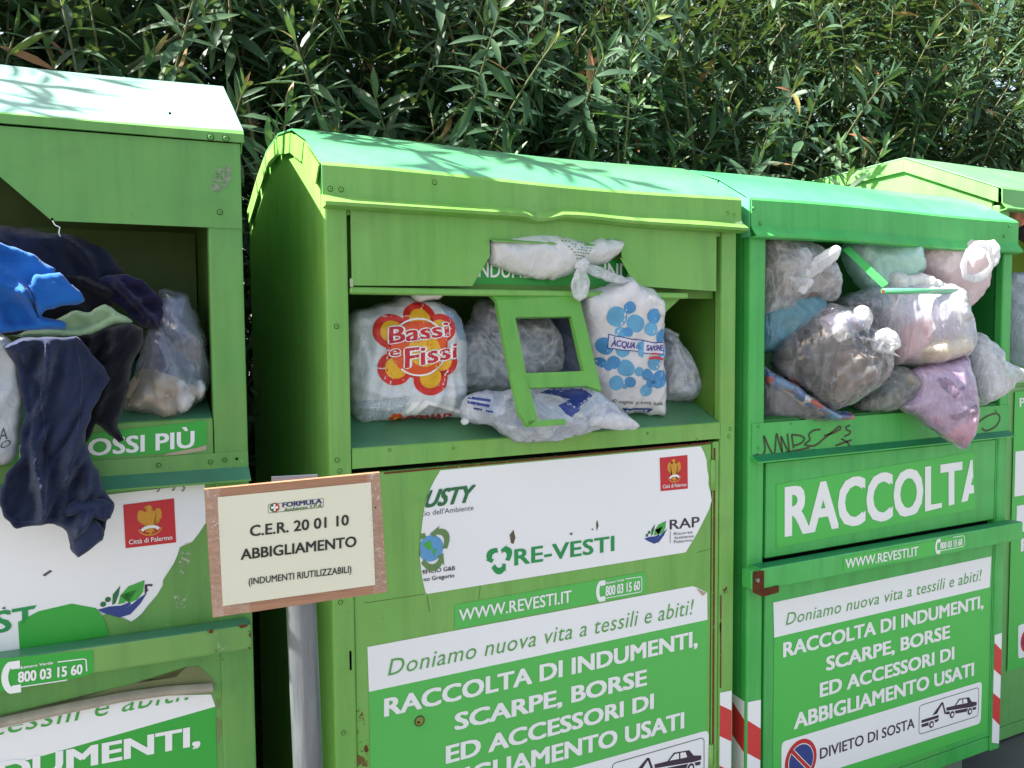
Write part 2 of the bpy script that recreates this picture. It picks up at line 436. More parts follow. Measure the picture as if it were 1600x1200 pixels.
def drape(name, bm, S, target, off, mat, parent, grid=.005):
    """bm lies in the soft shape's plane as (a,0,b); lay it on the target's front"""
    xs = [v.co.x for v in bm.verts]; zs = [v.co.z for v in bm.verts]
    if not xs: bm.free(); return
    for x in np.arange(min(xs)+grid*.5, max(xs), grid): bmesh.ops.bisect_plane(bm, geom=bm.verts[:]+bm.edges[:]+bm.faces[:], plane_co=(x, 0, 0), plane_no=(1, 0, 0))
    for z in np.arange(min(zs)+grid*.5, max(zs), grid): bmesh.ops.bisect_plane(bm, geom=bm.verts[:]+bm.edges[:]+bm.faces[:], plane_co=(0, 0, z), plane_no=(0, 0, 1))
    bmesh.ops.triangulate(bm, faces=bm.faces[:])
    P = root_loc(parent); n = Vector(S.n); dead = []
    for v in bm.verts:
        dep = v.co.y; o = Vector(S.world(v.co.x, v.co.z, .5)); h = target.ray_cast(o, -n)
        if h[0] is None: dead.append(v); v.co = o-P
        else: v.co = h[0] + n*(off-dep) - P
    if dead: bmesh.ops.delete(bm, geom=dead, context='VERTS')
    return obj(name, bm, mat, parent, smooth=True)
def sab(S, pts): return [(p[0], 0, p[1]) for p in (S.ab(*q) for q in pts)]

# ================================================================== setting
GZ = -0.10
t = NT('pavement')
c0 = t.mix(t.ramp(t.noise(1.3, 5, .6), [(.3, 0.0), (.7, 1.0)]), lin(84, 83, 84), lin(104, 102, 100))
c0 = t.mix(t.ramp(t.noise(160, 3, .8), [(.52, 0.0), (.7, .7)]), c0, lin(58, 58, 60))
c0 = t.mix(t.ramp(t.noise(5, 6, .75), [(.6, 0.0), (.7, .5)]), c0, lin(56, 55, 54))
M_PAVE = t.done(t.bsdf(c0, .88, .3, 0, t.bump(t.noise(170, 4, .7), .5, .006)))
t = NT('soil')
c0 = t.mix(t.noise(14, 6, .7), lin(58, 48, 38), lin(98, 86, 66))
M_SOIL = t.done(t.bsdf(c0, .95, .2, 0, t.bump(t.noise(22, 5, .7), .8, .03)))
bm = bmesh.new(); bmesh.ops.create_grid(bm, x_segments=20, y_segments=20, size=400)
for v in bm.verts: v.co.z = GZ
tag(obj('ground', bm, M_PAVE), kind='structure')
bm = bmesh.new(); bmesh.ops.create_grid(bm, x_segments=120, y_segments=24, size=1)
for v in bm.verts:
    v.co = (v.co.x*8+2, 1.02+(v.co.y+1)*1.6, GZ+.02+.03*float(pn(v.co.x*20, v.co.y*8, 1)))
tag(obj('soil_bed', bm, M_SOIL), kind='structure')

# ------------------------------------------------------------------ oleander hedge
def leaf_mat():
    t = NT('oleander_leaf')
    at = t.n('Attribute', attribute_name='leaf_tone'); tone = at.outputs['Fac']
    c = t.ramp(tone, [(0.0, lin(44, 70, 54)), (.45, lin(56, 84, 60)), (.8, lin(78, 106, 64)), (.93, lin(112, 138, 70)), (1.0, lin(150, 108, 80))])
    q = t.n('BsdfPrincipled'); t.l(c, q.inputs['Base Color']); q.inputs['Roughness'].default_value = .52; q.inputs['Specular IOR Level'].default_value = .35
    t.l(t.bump(t.noise(60, 3), .15, .003), q.inputs['Normal'])
    tr = t.n('BsdfTranslucent'); t.l(t.mix(.5, c, lin(140, 170, 60)), tr.inputs[0])
    ms = t.n('MixShader'); ms.inputs[0].default_value = .15; t.l(q.outputs[0], ms.inputs[1]); t.l(tr.outputs[0], ms.inputs[2])
    return t.done(ms.outputs[0])
M_LEAF = leaf_mat()
M_STEM = m_plain('oleander_stem', (92, 92, 66), .8, .3, 0, .25, 20)
def build_hedge():
    rng = np.random.default_rng(21)
    B = []; Dv = []; Nv = []; Ln = []; Wd = []; Bd = []; Tn = []
    def shoot(base, d, L, n_wh, dense):
        d = d/np.linalg.norm(d); curve = rng.normal(0, .12, 3); n = n_wh*3
        sw = (np.arange(n_wh)+1)/n_wh; pts = base + d*L*sw[:, None] + curve*L*(sw*sw)[:, None]
        s = np.repeat(sw, 3); p = np.repeat(pts, 3, 0)
        tl = d + 2*curve*s[:, None]; tl /= np.linalg.norm(tl, axis=1)[:, None]
        u = np.stack([tl[:, 1]*.1-tl[:, 2]*.5, tl[:, 2]*.3-tl[:, 0]*.1, tl[:, 0]*.5-tl[:, 1]*.3], 1); u /= np.linalg.norm(u, axis=1)[:, None]
        v = np.stack([tl[:, 1]*u[:, 2]-tl[:, 2]*u[:, 1], tl[:, 2]*u[:, 0]-tl[:, 0]*u[:, 2], tl[:, 0]*u[:, 1]-tl[:, 1]*u[:, 0]], 1)
        a = np.repeat(rng.random(n_wh)*6.28, 3) + np.tile([0, 2.094, 4.189], n_wh) + rng.normal(0, .22, n)
        inc = np.radians(np.interp(s, [0, .6, .9, 1], [98, 74, 46, 16]) + rng.normal(0, 11, n))
        rad = np.cos(a)[:, None]*u + np.sin(a)[:, None]*v
        dl = np.cos(inc)[:, None]*tl + np.sin(inc)[:, None]*rad; dl[:, 2] -= np.where(s < .85, rng.uniform(.05, .6, n), 0); dl /= np.linalg.norm(dl, axis=1)[:, None]
        nn = tl + rng.normal(0, .18, (n, 3)); nn -= dl*np.sum(nn*dl, 1)[:, None]; nn /= np.linalg.norm(nn, axis=1)[:, None]+1e-6
        Ll = dense*rng.uniform(.11, .175, n)*np.interp(s, [0, .8, 1], [1, 1, .55])
        young = s > .9
        tt = .25*rng.random() + .4*rng.random(n) + np.where(young, .22, 0)
        tt = np.where(young & (rng.random(n) < .12), .93+.05*rng.random(n), tt); tt = np.where(rng.random(n) < .006, 1.0, tt)
        k = rng.random(n) > .08
        B.append(p[k]); Dv.append(dl[k]); Nv.append(nn[k]); Ln.append(Ll[k]); Wd.append((Ll*rng.uniform(.082, .115, n))[k]); Bd.append((rng.uniform(.02, .42, n)*Ll)[k]); Tn.append(np.minimum(tt, 1)[k])
        stem(np.concatenate([base[None], pts[::2], pts[-1:]]), .0055, .0025)
    SV, SF = [], []
    def stem(P, r0, r1, n=5):
        m = len(P); o = sum(len(q) for q in SV); an = np.arange(n)*2*math.pi/n
        d = P[-1]-P[0]; d = d/np.linalg.norm(d); a = np.cross(d, [0, 1, .02]); a /= np.linalg.norm(a); b = np.cross(d, a)
        rr = np.linspace(r0, r1, m)
        SV.append((P[:, None] + rr[:, None, None]*(np.cos(an)[None, :, None]*a+np.sin(an)[None, :, None]*b)).reshape(-1, 3))
        for i in range(m-1):
            for k in range(n): SF.append((o+i*n+k, o+i*n+(k+1) % n, o+(i+1)*n+(k+1) % n, o+(i+1)*n+k))
    # canes from the ground, then leafy shoots over the whole face and depth of the hedge
    for i in range(150):
        x = rng.uniform(-3.2, 6.0); y = rng.uniform(1.25, 2.5); h = rng.uniform(1.6, 2.9)
        q = [np.array([x, y, GZ])]
        for k in range(1, 6): q.append(np.array([x+rng.normal(0, .05)*k, y+rng.normal(0, .05)*k, GZ+(h-GZ)*k/5]))
        stem(np.array(q), .017, .007, 6)
    for layer, (y0, y1, cnt) in enumerate([(1.02, 1.3, 430), (1.3, 1.7, 520), (1.7, 2.2, 620), (2.2, 2.9, 620), (2.9, 3.7, 560)]):
        for i in range(cnt):
            x = -2.4 + 9.6*rng.random()**1.4; y = rng.uniform(y0, y1)
            L = rng.uniform(.40, .75)
            top = min(2.55+(y-1.0)*1.1, 4.0) + .30*float(pn(x*1.3, 3.1, layer)) + (.45 if x < 1.2 else .30 + .16*max(0, x-2.5))
            lo = -.2 if -1.2 < x < .9 else 1.3
            z = lo + (top-lo)*rng.random()**.75 - L*.95
            d = np.array([rng.normal(0, .35), rng.normal(-.30 if layer < 2 else 0, .32), 1.0])
            shoot(np.array([x, y, z]), d, L, int(L/.042), 1.55 if layer > 2 else 1)
    for i in range(9):  # unseen shoots above the bins, added to throw leaf shadows on the roofs
        x = rng.uniform(-1.95, -1.5) if i < 5 else rng.uniform(-.62, -.25)
        shoot(np.array([x, rng.uniform(.32, .65), rng.uniform(2.62, 2.85)]), np.array([rng.normal(0, .2), rng.normal(-.2, .2), .8]), rng.uniform(.3, .45), 10, 1)
    for x, y in ((-1.42, .62), (-1.18, .74), (-1.6, .5)):
        shoot(np.array([x, y, 2.7]), np.array([.35, -.05, .7]), .45, 11, 1)
    for i in range(300):
        y = rng.uniform(1.3, 3.6); x = rng.uniform(-2.6, .9); z = rng.uniform(1.2, 2.9 + (y-1)*.5)
        shoot(np.array([x, y, z]), np.array([rng.normal(0, .35), rng.normal(0, .35), 1.0]), rng.uniform(.4, .7), 13, 1.3)
    B, Dv, Nv, Ln, Wd, Bd, Tn = map(np.concatenate, (B, Dv, Nv, Ln, Wd, Bd, Tn))
    S = np.cross(Dv, Nv)
    ts = np.array([0, .12, .36, .64, .86, 1.0]); ws = np.array([.08, .5, 1, .92, .45, 0])
    N = len(B); V = []
    for tt, ww in zip(ts, ws):
        c = B + Dv*(Ln*tt)[:, None] - Nv*(Bd*tt*tt)[:, None]
        if ww == 0: V.append(c[:, None]); continue
        e = S*(Wd*ww)[:, None]; up = Nv*(Wd*ww*.30)[:, None]
        V.append(np.stack([c-e+up, c, c+e+up], 1))
    V = np.concatenate(V, 1); nv = V.shape[1]
    F = []
    for r in range(4):
        o = r*3
        F += [(o, o+1, o+4, o+3), (o+1, o+2, o+5, o+4)]
    o = 12; tri = [(o, o+1, o+3), (o+1, o+2, o+3)]
    me = bpy.data.meshes.new('foliage')
    idx = np.arange(N)*nv
    quads = (np.array(F)[None]+idx[:, None, None]).reshape(-1, 4); tris = (np.array(tri)[None]+idx[:, None, None]).reshape(-1, 3)
    me.vertices.add(N*nv); me.vertices.foreach_set('co', V.reshape(-1))
    loops = np.concatenate([quads.ravel(), tris.ravel()]); me.loops.add(len(loops)); me.loops.foreach_set('vertex_index', loops)
    tot = len(quads)+len(tris); me.polygons.add(tot)
    ls = np.concatenate([np.arange(len(quads))*4, len(quads)*4+np.arange(len(tris))*3]); me.polygons.foreach_set('loop_start', ls)
    me.polygons.foreach_set('loop_total', np.concatenate([np.full(len(quads), 4), np.full(len(tris), 3)]))
    me.update(calc_edges=True)
    at = me.attributes.new('leaf_tone', 'FLOAT', 'POINT'); at.data.foreach_set('value', np.repeat(Tn, nv))
    r = thing('oleander_hedge', 'tall dense oleander hedge with long narrow leaves behind the row of bins', 'hedge', (1.5, 1.7, GZ))
    bmv = V.reshape(-1, 3) - np.array([1.5, 1.7, GZ]); me.vertices.foreach_set('co', bmv.reshape(-1)); me.update()
    obj('foliage', me, M_LEAF, r, smooth=True)
    sm = bpy.data.meshes.new('stems'); sm.from_pydata(np.concatenate(SV)-np.array([1.5, 1.7, GZ]), [], SF); sm.update()
    obj('stems', sm, M_STEM, r, smooth=True)
    print('leaves', N)
build_hedge()

# ================================================================== bins
WHITE = m_sticker('sticker_white', (238, 239, 242), .14)
LET_W = m_plain('letter_white', (240, 241, 242), .45, .5, 0, .03)
SEAT = m_plain('screw_ring_dark', (56, 74, 34), .8, .2)  # dark ring and centre of each screw
DARK = m_plain('dark_gap', (16, 17, 14), .9, .1)
RAG = m_ragged('rust_ragged', (110, 62, 40), .46, 90)
RUST = m_plain('rusty_steel', (104, 60, 38), .85, .2, .2, .4, 60, .4)
STEEL = m_plain('worn_steel', (150, 152, 150), .4, .5, .8, .2, 30)
RED = m_sticker('tape_red', (206, 52, 54), .35)
CREST_RED = m_sticker('crest_red', (196, 34, 46), .25)
GOLD = m_plain('crest_gold', (214, 152, 46), .5)
L_DGREEN = m_plain('letter_dark_green', (38, 112, 66), .5)
L_GREEN = m_plain('letter_green', (28, 150, 80), .5)
L_SCRIPT = m_plain('letter_script_green', (96, 168, 86), .5)
L_PURPLE = m_plain('letter_plum', (60, 42, 66), .5)
L_BLACK = m_plain('letter_black', (34, 30, 32), .5)
L_GREY = m_plain('letter_grey', (84, 84, 90), .5)
L_BLUE = m_plain('print_blue', (44, 66, 140), .5)
L_GLOBE = m_plain('print_globe_blue', (96, 160, 214), .5)
L_LEAF = m_plain('print_leaf_green', (70, 172, 70), .5)
L_RED = m_plain('print_red', (200, 40, 42), .5)
PEN = m_plain('marker_ink', (62, 62, 40), .5)
GREY_PATCH = m_sticker('bare_patch', (158, 160, 140), .5)
BEIGE = m_sticker('peeled_backing', (176, 160, 138), .4)

def sub(fr, q):
    """unit square -> local point, q = TL TR BR BL pixels"""
    TL, TR, BR, BL = [np.array(fr.px(*p, 0)) for p in q]
    return lambda u, v, y: tuple(((BL*(1-u)+BR*u)*(1-v)+(TL*(1-u)+TR*u)*v)*[1, 0, 1]+[0, y, 0])
EAGLE = [(.48,.92),(.42,.90),(.39,.86),(.44,.85),(.46,.81),(.42,.77),(.35,.83),(.29,.82),(.26,.74),(.26,.64),(.28,.56),(.30,.60),(.31,.51),(.335,.56),(.35,.47),(.37,.53),(.39,.45),(.405,.52),(.43,.47),(.45,.37),(.40,.35),(.41,.31),(.46,.31),(.48,.26),(.52,.26),(.54,.31),(.59,.31),(.60,.35),(.55,.37),(.57,.47),(.595,.52),(.61,.45),(.63,.53),(.65,.47),(.665,.56),(.69,.51),(.70,.60),(.72,.56),(.74,.64),(.74,.74),(.71,.82),(.65,.83),(.58,.77),(.54,.81),(.55,.88),(.52,.92)]
def crest(parent, fr, q, y):
    f = sub(fr, q)
    flat(parent, fr, 'city_crest', [f(0,1,0), f(1,1,0), f(1,0,0), f(0,0,0)], y, CREST_RED, True)
    flat(parent, fr, 'eagle_emblem', [f(a, b, 0) for a, b in EAGLE], y-.0008, GOLD, True)
    bm = bmesh.new(); ribbon(bm, [f(a, b, 0) for a, b in [(.33,.36),(.38,.405),(.44,.425),(.5,.43),(.56,.425),(.62,.405),(.67,.36)]], y-.0016, .006)
    obj('emblem_ribbon', bm, LET_W, parent)
    bm = bmesh.new(); ribbon(bm, [f(.5+.22*math.cos(a), .40+.16*math.sin(a), 0) for a in np.linspace(math.pi*1.02, math.pi*1.98, 14)], y-.0012, .0028)
    obj('emblem_garland', bm, GOLD, parent)
    bm = text_bm('Città di Palermo', [f(.07,.08,0), f(.93,.08,0), f(.93,.185,0), f(.07,.185,0)], y-.0012, bold=.01)
    obj('lettering', bm, LET_W, parent)
def rap_logo(parent, fr, c, s, y, clip=None):
    """hand and leaf; c = pixel centre, s = metres per unit"""
    cx, _, cz = fr.px(*c, y); P = lambda a, b: (cx+a*s, y, cz+b*s)
    flat(parent, fr, 'hand_emblem', [P(-1.3,-.35), P(-.9,-.62), P(-.2,-.95), P(.35,-.85), P(.9,-.3), P(1.25,.25), P(.9,.05), P(.5,-.25), P(.1,-.5), P(.4,-.28), P(.35,-.14), P(-.1,-.28), P(-.7,-.25)], y, L_BLUE, True)
    flat(parent, fr, 'leaf_emblem', [P(-.25,-.2), P(-.12,.3), P(.3,.75), P(1.15,1.0), P(1.05,.35), P(.75,-.05), P(.3,-.2), P(.75,.55), P(.1,-.15)], y, L_LEAF, True)
    flat(parent, fr, 'leaf_emblem', [P(-.55,-.2), P(-.5,.4), P(-.1,.85), P(-.2,.35), P(-.38,-.12)], y, L_DGREEN, True)
    bm = bmesh.new(); disc(bm, P(-.75,.15), .15*s); disc(bm, P(-1.0,-.08), .15*s); obj('dot_emblem', bm, L_DGREEN, parent)
def recycle_bm(bm, c, r, y, wd=.42, rot=90, head=.42):
    for k in range(3):
        a0 = math.radians(rot+k*120+12); a1 = a0+math.radians(74)
        A = np.linspace(a0, a1, 8); ri, ro = r*(1-wd), r
        def p(a, q):
            # rounded-triangle radius
            m = 1/(1+.16*math.cos(3*(a-math.radians(rot))))
            return (c[0]+q*m*math.cos(a), y, c[2]+q*m*math.sin(a))
        for a, b in zip(A, A[1:]): poly(bm, [p(a, ri), p(b, ri), p(b, ro), p(a, ro)][::-1])
        poly(bm, [p(a1, ri-r*.16), p(a1, ro+r*.16), p(a1+head, (ri+ro)/2)])
    return bm
def phone_bm(bm, fr, c, h, y):
    cx, _, cz = fr.px(*c, y)
    ribbon(bm, [(cx+h*.28*math.cos(a)+h*.12, y, cz+h*.5*math.sin(a)) for a in np.linspace(math.pi*.60, math.pi*1.40, 10)], y, h*.2)
    for sg in (1, -1): poly(bm, [(cx-h*.02, y-.0002, cz+sg*h*.55), (cx+h*.30, y-.0002, cz+sg*h*.55), (cx+h*.30, y-.0002, cz+sg*h*.28), (cx+h*.04, y-.0002, cz+sg*h*.28)][::(-1 if sg > 0 else 1)])
    return bm
def rframe(bm, P, y, wd, r=.006):
    """thin rounded outline through 4 local corners"""
    P = [np.array([p[0], p[-1]]) for p in P]; pts = []
    for i in range(4):
        p, a, b = P[i], P[i-1], P[(i+1) % 4]; da = (a-p)/np.linalg.norm(a-p); db = (b-p)/np.linalg.norm(b-p)
        for k in range(5):
            t = k/4; q = (p+da*r)*(1-t)**2 + 2*p*t*(1-t) + (p+db*r)*t*t; pts.append((q[0], y, q[1]))
    pts.append(pts[0]); pts.append(pts[1]); return ribbon(bm, pts, y, wd)
def rpoly(P, r):
    P = [np.array([p[0], p[-1]]) for p in P]; pts = []
    for i in range(len(P)):
        p, a, b = P[i], P[i-1], P[(i+1) % len(P)]; da = (a-p)/np.linalg.norm(a-p); db = (b-p)/np.linalg.norm(b-p)
        for k in range(5):
            t = k/4; q = (p+da*r)*(1-t)**2 + 2*p*t*(1-t) + (p+db*r)*t*t; pts.append((q[0], 0, q[1]))
    return pts
def wear(parent, fr, pts_list, y, mat, name='wear_mark'):
    for pts in pts_list: flat(parent, fr, name, pts, y, mat)
def screw(parent, fr, p, y, mat, r=.0048, local=False):
    c = p if local else fr.px(*p, y); c = (c[0], y, c[2])
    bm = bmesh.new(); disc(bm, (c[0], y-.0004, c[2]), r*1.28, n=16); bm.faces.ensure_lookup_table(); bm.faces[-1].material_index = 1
    disc(bm, (c[0], y-.0006, c[2]), r, h=.0022, n=14)
    disc(bm, (c[0], y-.0032, c[2]), r*.3, n=6); bm.faces.ensure_lookup_table(); bm.faces[-1].material_index = 1
    return obj('screw', bm, [mat, SEAT], parent, smooth=False)

def shell(root, W, D, zb, prof, zo0, zo1, ztop, pl, pr, mat, inner, din, zh=None):
    """posts, sides, back, base and the hollow behind the opening"""
    bm = bmesh.new()
    box(bm, 0, pl, 0, .03, zb, ztop, .005, 2); box(bm, W-pr, W, 0, .03, zb, ztop, .005, 2)
    def zr(y): return float(np.interp(y, [p[0] for p in prof], [p[1] for p in prof]))-.004
    loop = [(.031, zb), (D, zb), (D, zr(D))] + [(y, z-.004) for y, z in prof[::-1] if .04 < y < D-.01] + [(.031, zr(.031))]
    for x0, h in ((.001, .012), (W-.013, .012)): prism(bm, [(x0, y, z) for y, z in loop], (h, 0, 0))
    box(bm, .014, W-.014, D-.014, D-.002, zb+.002, zr(D)-.01)
    box(bm, .014, W-.014, .032, D-.016, zb+.002, zb+.014)
    box(bm, pl+.001, W-pr-.001, .006, .03, zh or zo1, ztop-.002)                 # header behind the fascia
    box(bm, pl+.001, W-pr-.001, .008, .03, zb, zb+.05, .003)                # sill under the door
    fix(bm)
    b = obj('body', bm, mat, root)
    bm = bmesh.new()
    z0 = zo0+.004
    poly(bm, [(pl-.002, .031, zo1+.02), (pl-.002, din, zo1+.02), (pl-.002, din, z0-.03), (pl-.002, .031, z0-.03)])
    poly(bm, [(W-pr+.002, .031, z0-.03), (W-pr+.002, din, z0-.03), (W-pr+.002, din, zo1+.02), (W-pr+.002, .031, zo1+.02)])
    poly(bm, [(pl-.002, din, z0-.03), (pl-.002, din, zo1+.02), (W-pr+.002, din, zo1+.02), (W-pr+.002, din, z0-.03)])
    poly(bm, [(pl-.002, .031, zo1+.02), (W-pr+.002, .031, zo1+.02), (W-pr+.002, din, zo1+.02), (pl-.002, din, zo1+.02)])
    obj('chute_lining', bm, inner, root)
    bm = bmesh.new(); box(bm, pl+.004, W-pr-.004, .03, .034, zb+.05, zo0-.02); obj('door_gap_shade', bm, DARK, root)  # near-black sheet behind the door, painted stand-in for the shade in its gaps
    return b
def roof(root, W, outer, mat, dent=None, over=.006, segs=34, name='roof', x0=None, x1=None):
    P = [np.array(q, float) for q in outer]; th = .0035; inn = []
    for i, p in enumerate(P):
        d = (P[min(i+1, len(P)-1)]-P[max(i-1, 0)]); d /= np.linalg.norm(d); inn.append(p+np.array([d[1], -d[0]])*th)
    loop = P+inn[::-1]; bm = bmesh.new(); rings = []
    for x in np.linspace(-over if x0 is None else x0, W+over if x1 is None else x1, segs+1):
        r = []
        for i, p in enumerate(loop):
            q = Vector((x, p[0], p[1]))
            if dent: q += Vector(dent(x, p[0], p[1]))
            r.append(bm.verts.new(q))
        rings.append(r)
    n = len(loop)
    for a, b in zip(rings, rings[1:]):
        for i in range(n): bm.faces.new((a[i], a[(i+1) % n], b[(i+1) % n], b[i]))
    for r in (rings[0], rings[-1]):
        for i in range(len(P)-1): bm.faces.new((r[i], r[i+1], r[n-2-i], r[n-1-i]))
    fix(bm)
    o = obj(name, bm, mat, root, smooth=True)
    o.data.set_sharp_from_angle(angle=math.radians(18)); return o
def tabs(bm, x, prof, wd, thick, sgn, plumb=False):
    """folded roof edge down the gable end"""
    for (y0, z0), (y1, z1) in zip(prof, prof[1:]):
        d = np.array([y1-y0, z1-z0]); L = np.linalg.norm(d); d /= L; n = np.array([d[1], -d[0]])
        a = np.array([y0, z0])+d*.004; b = np.array([y1, z1])-d*.004
        q = [a, b, b+n*wd-d*.006, a+n*wd+d*.006]
        if plumb: q = [np.array([y0, z0]), np.array([y1-.0006, z1]), np.array([y1-.0006, z1-wd]), np.array([y0, z0-wd])]
        prism(bm, [(x, p[0], p[1]-.001) for p in q], (sgn*thick, 0, 0))
    return fix(bm)

def tape(parent, fr, L, R, tops, edges, zb, y, side=None):
    """red and white tape on a post; L,R local x; edges: pixel pairs where the colour changes (left px, right px)"""
    pts = [(fr.px(*tops[0], y)[2], fr.px(*tops[1], y)[2])] + [(fr.px(*a, y)[2], fr.px(*b, y)[2]) for a, b in edges]
    step = pts[-1][0]-pts[-2][0] if len(pts) > 2 else -.1
    while min(pts[-1]) > zb+.02:
        pts.append((max(zb+.004, pts[-1][0]+step), max(zb, pts[-1][1]+step)))
    bw = bmesh.new(); a, b = pts[0], pts[-1]
    poly(bw, [(L, y, b[0]), (R, y, b[1]), (R, y, a[1]), (L, y, a[0])])
    if side is not None:
        ys_ = .0065
        poly(bw, [(-.0012, ys_+side, b[0]), (-.0012, ys_, b[0]), (-.0012, ys_, a[0]), (-.0012, ys_+side, a[0]+.006)])
    o = obj('reflective_tape', bw, WHITE, parent)
    for i, (a, b) in enumerate(zip(pts, pts[1:])):
        if i % 2 == 0: continue
        br = bmesh.new(); poly(br, [(L, y-.0006, b[0]), (R, y-.0006, b[1]), (R, y-.0006, a[1]), (L, y-.0006, a[0])]); obj('red_band', br, RED, o)
        if side is not None:
            m1, m2 = (a[0]-a[1])*side/(R-L), (b[0]-b[1])*side/(R-L)
            br = bmesh.new(); poly(br, [(-.0018, .0065+side, b[0]+m2), (-.0018, .0065, b[0]), (-.0018, .0065, a[0]), (-.0018, .0065+side, a[0]+m1)]); obj('red_band', br, RED, o)
    return o
def label_big(root, fr, TL, TR, SL, SR, zb, y, green, lines, sgn=None, fold=None):
    """the white-topped green poster on a door"""
    tl, tr, a, b = [fr.px(*p, y) for p in (TL, TR, SL, SR)]
    s = flat(root, fr, 'poster', [a, b, (b[0], y, zb), (a[0], y, zb)], y, green, True)
    flat(s, fr, 'poster_heading', [tl, tr, b, a] if not fold else [tl]+[fr.px(*p, y) for p in fold]+[b, a], y, WHITE, True)
    for (txt, q, mat, kw) in lines: letters(s, fr, txt, q, y-.0009, mat, **kw)
    return s
def tow_sign(parent, fr, corners, y, F, part=True):
    """white no-stopping plate; F maps the third bin's pixels to this bin's local x,z"""
    s = flat(parent, fr, 'tow_away_plate', rpoly([F(*c) for c in corners], .018), y, WHITE, True)
    bm = rframe(bmesh.new(), [F(1437,1103), F(1530,1074), F(1529,1118.8), F(1436.4,1148)], y-.0008, .0022, .014); obj('plate_outline', bm, L_GREY, s)
    c = F(1252,1188.6); r = .0655
    bm = disc(bmesh.new(), (c[0], y-.0006, c[2]), r, n=40); obj('prohibition_ring', bm, L_RED, s)
    bm = disc(bmesh.new(), (c[0], y-.0012, c[2]), r*.80, n=40); obj('prohibition_rim', bm, LET_W, s)
    bm = disc(bmesh.new(), (c[0], y-.0018, c[2]), r*.76, n=40); obj('prohibition_field', bm, L_BLUE, s)
    q = r*.74*.7071
    bm = ribbon(bmesh.new(), [(c[0]-q, 0, c[2]+q), (c[0]+q, 0, c[2]-q)], y-.0024, r*.24); obj('prohibition_bar_edge', bm, LET_W, s)
    q = r*.82*.7071
    bm = ribbon(bmesh.new(), [(c[0]-q, 0, c[2]+q), (c[0]+q, 0, c[2]-q)], y-.003, r*.17); obj('prohibition_bar', bm, L_RED, s)
    bm = text_bm('DIVIETO DI SOSTA', [F(1281.7,1186.7), F(1429.4,1137), F(1429.4,1121.5), F(1281.7,1170)], y-.0008, bold=.012); obj('lettering', bm, L_PURPLE, s)
    Z = lambda a, b: F(1430+a/13.333, 1070+b/13.333)
    bm = bmesh.new()
    for loop in ([(655,480),(830,435),(920,295),(1130,262),(1185,355),(1290,360),(1285,430),(1180,465),(660,545)],
                 [(655,560),(730,560),(720,620),(650,615)], [(830,545),(1105,490),(1085,560),(850,605)], [(1195,475),(1280,460),(1270,515),(1210,530)],
                 [(140,740),(495,630),(495,690),(140,800)], [(140,830),(285,780),(285,850),(140,890)], [(405,735),(500,710),(495,745),(435,795)],
                 [(370,630),(560,365),(590,370),(460,600),(445,600),(500,500),(400,630)], [(560,370),(590,365),(640,560),(655,610),(620,615)]):
        poly(bm, [(p[0], y-.0008, p[2]) for p in (Z(*l) for l in loop)])
    for cx, cy in ((775,622), (1143,555), (345,828)):
        d = Z(cx, cy); disc(bm, (d[0], y-.0014, d[2]), .0118, n=20)
    bmesh.ops.triangulate(bm, faces=bm.faces[:]); obj('tow_truck_emblem', bm, L_PURPLE, s)
    bm = bmesh.new()
    for loop in ([(855,425),(930,318),(985,305),(985,400)], [(1005,300),(1075,290),(1095,375),(1005,397)]):
        poly(bm, [(p[0], y-.0014, p[2]) for p in (Z(*l) for l in loop)])
    for cx, cy in ((775,622), (1143,555), (345,828)):
        d = Z(cx, cy); disc(bm, (d[0], y-.002, d[2]), .006, n=16)
    obj('window_emblem', bm, LET_W, s)
    return s

PROF = [(0, 0.0), (.12, .072), (.24, .118), (.38, .135), (.52, .118), (.64, .072), (.78, 0.0)]
GABLE = [(0, 0.0), (.155, .085), (.31, .168), (.40, .178), (.49, .168), (.645, .085), (.80, 0.0)]

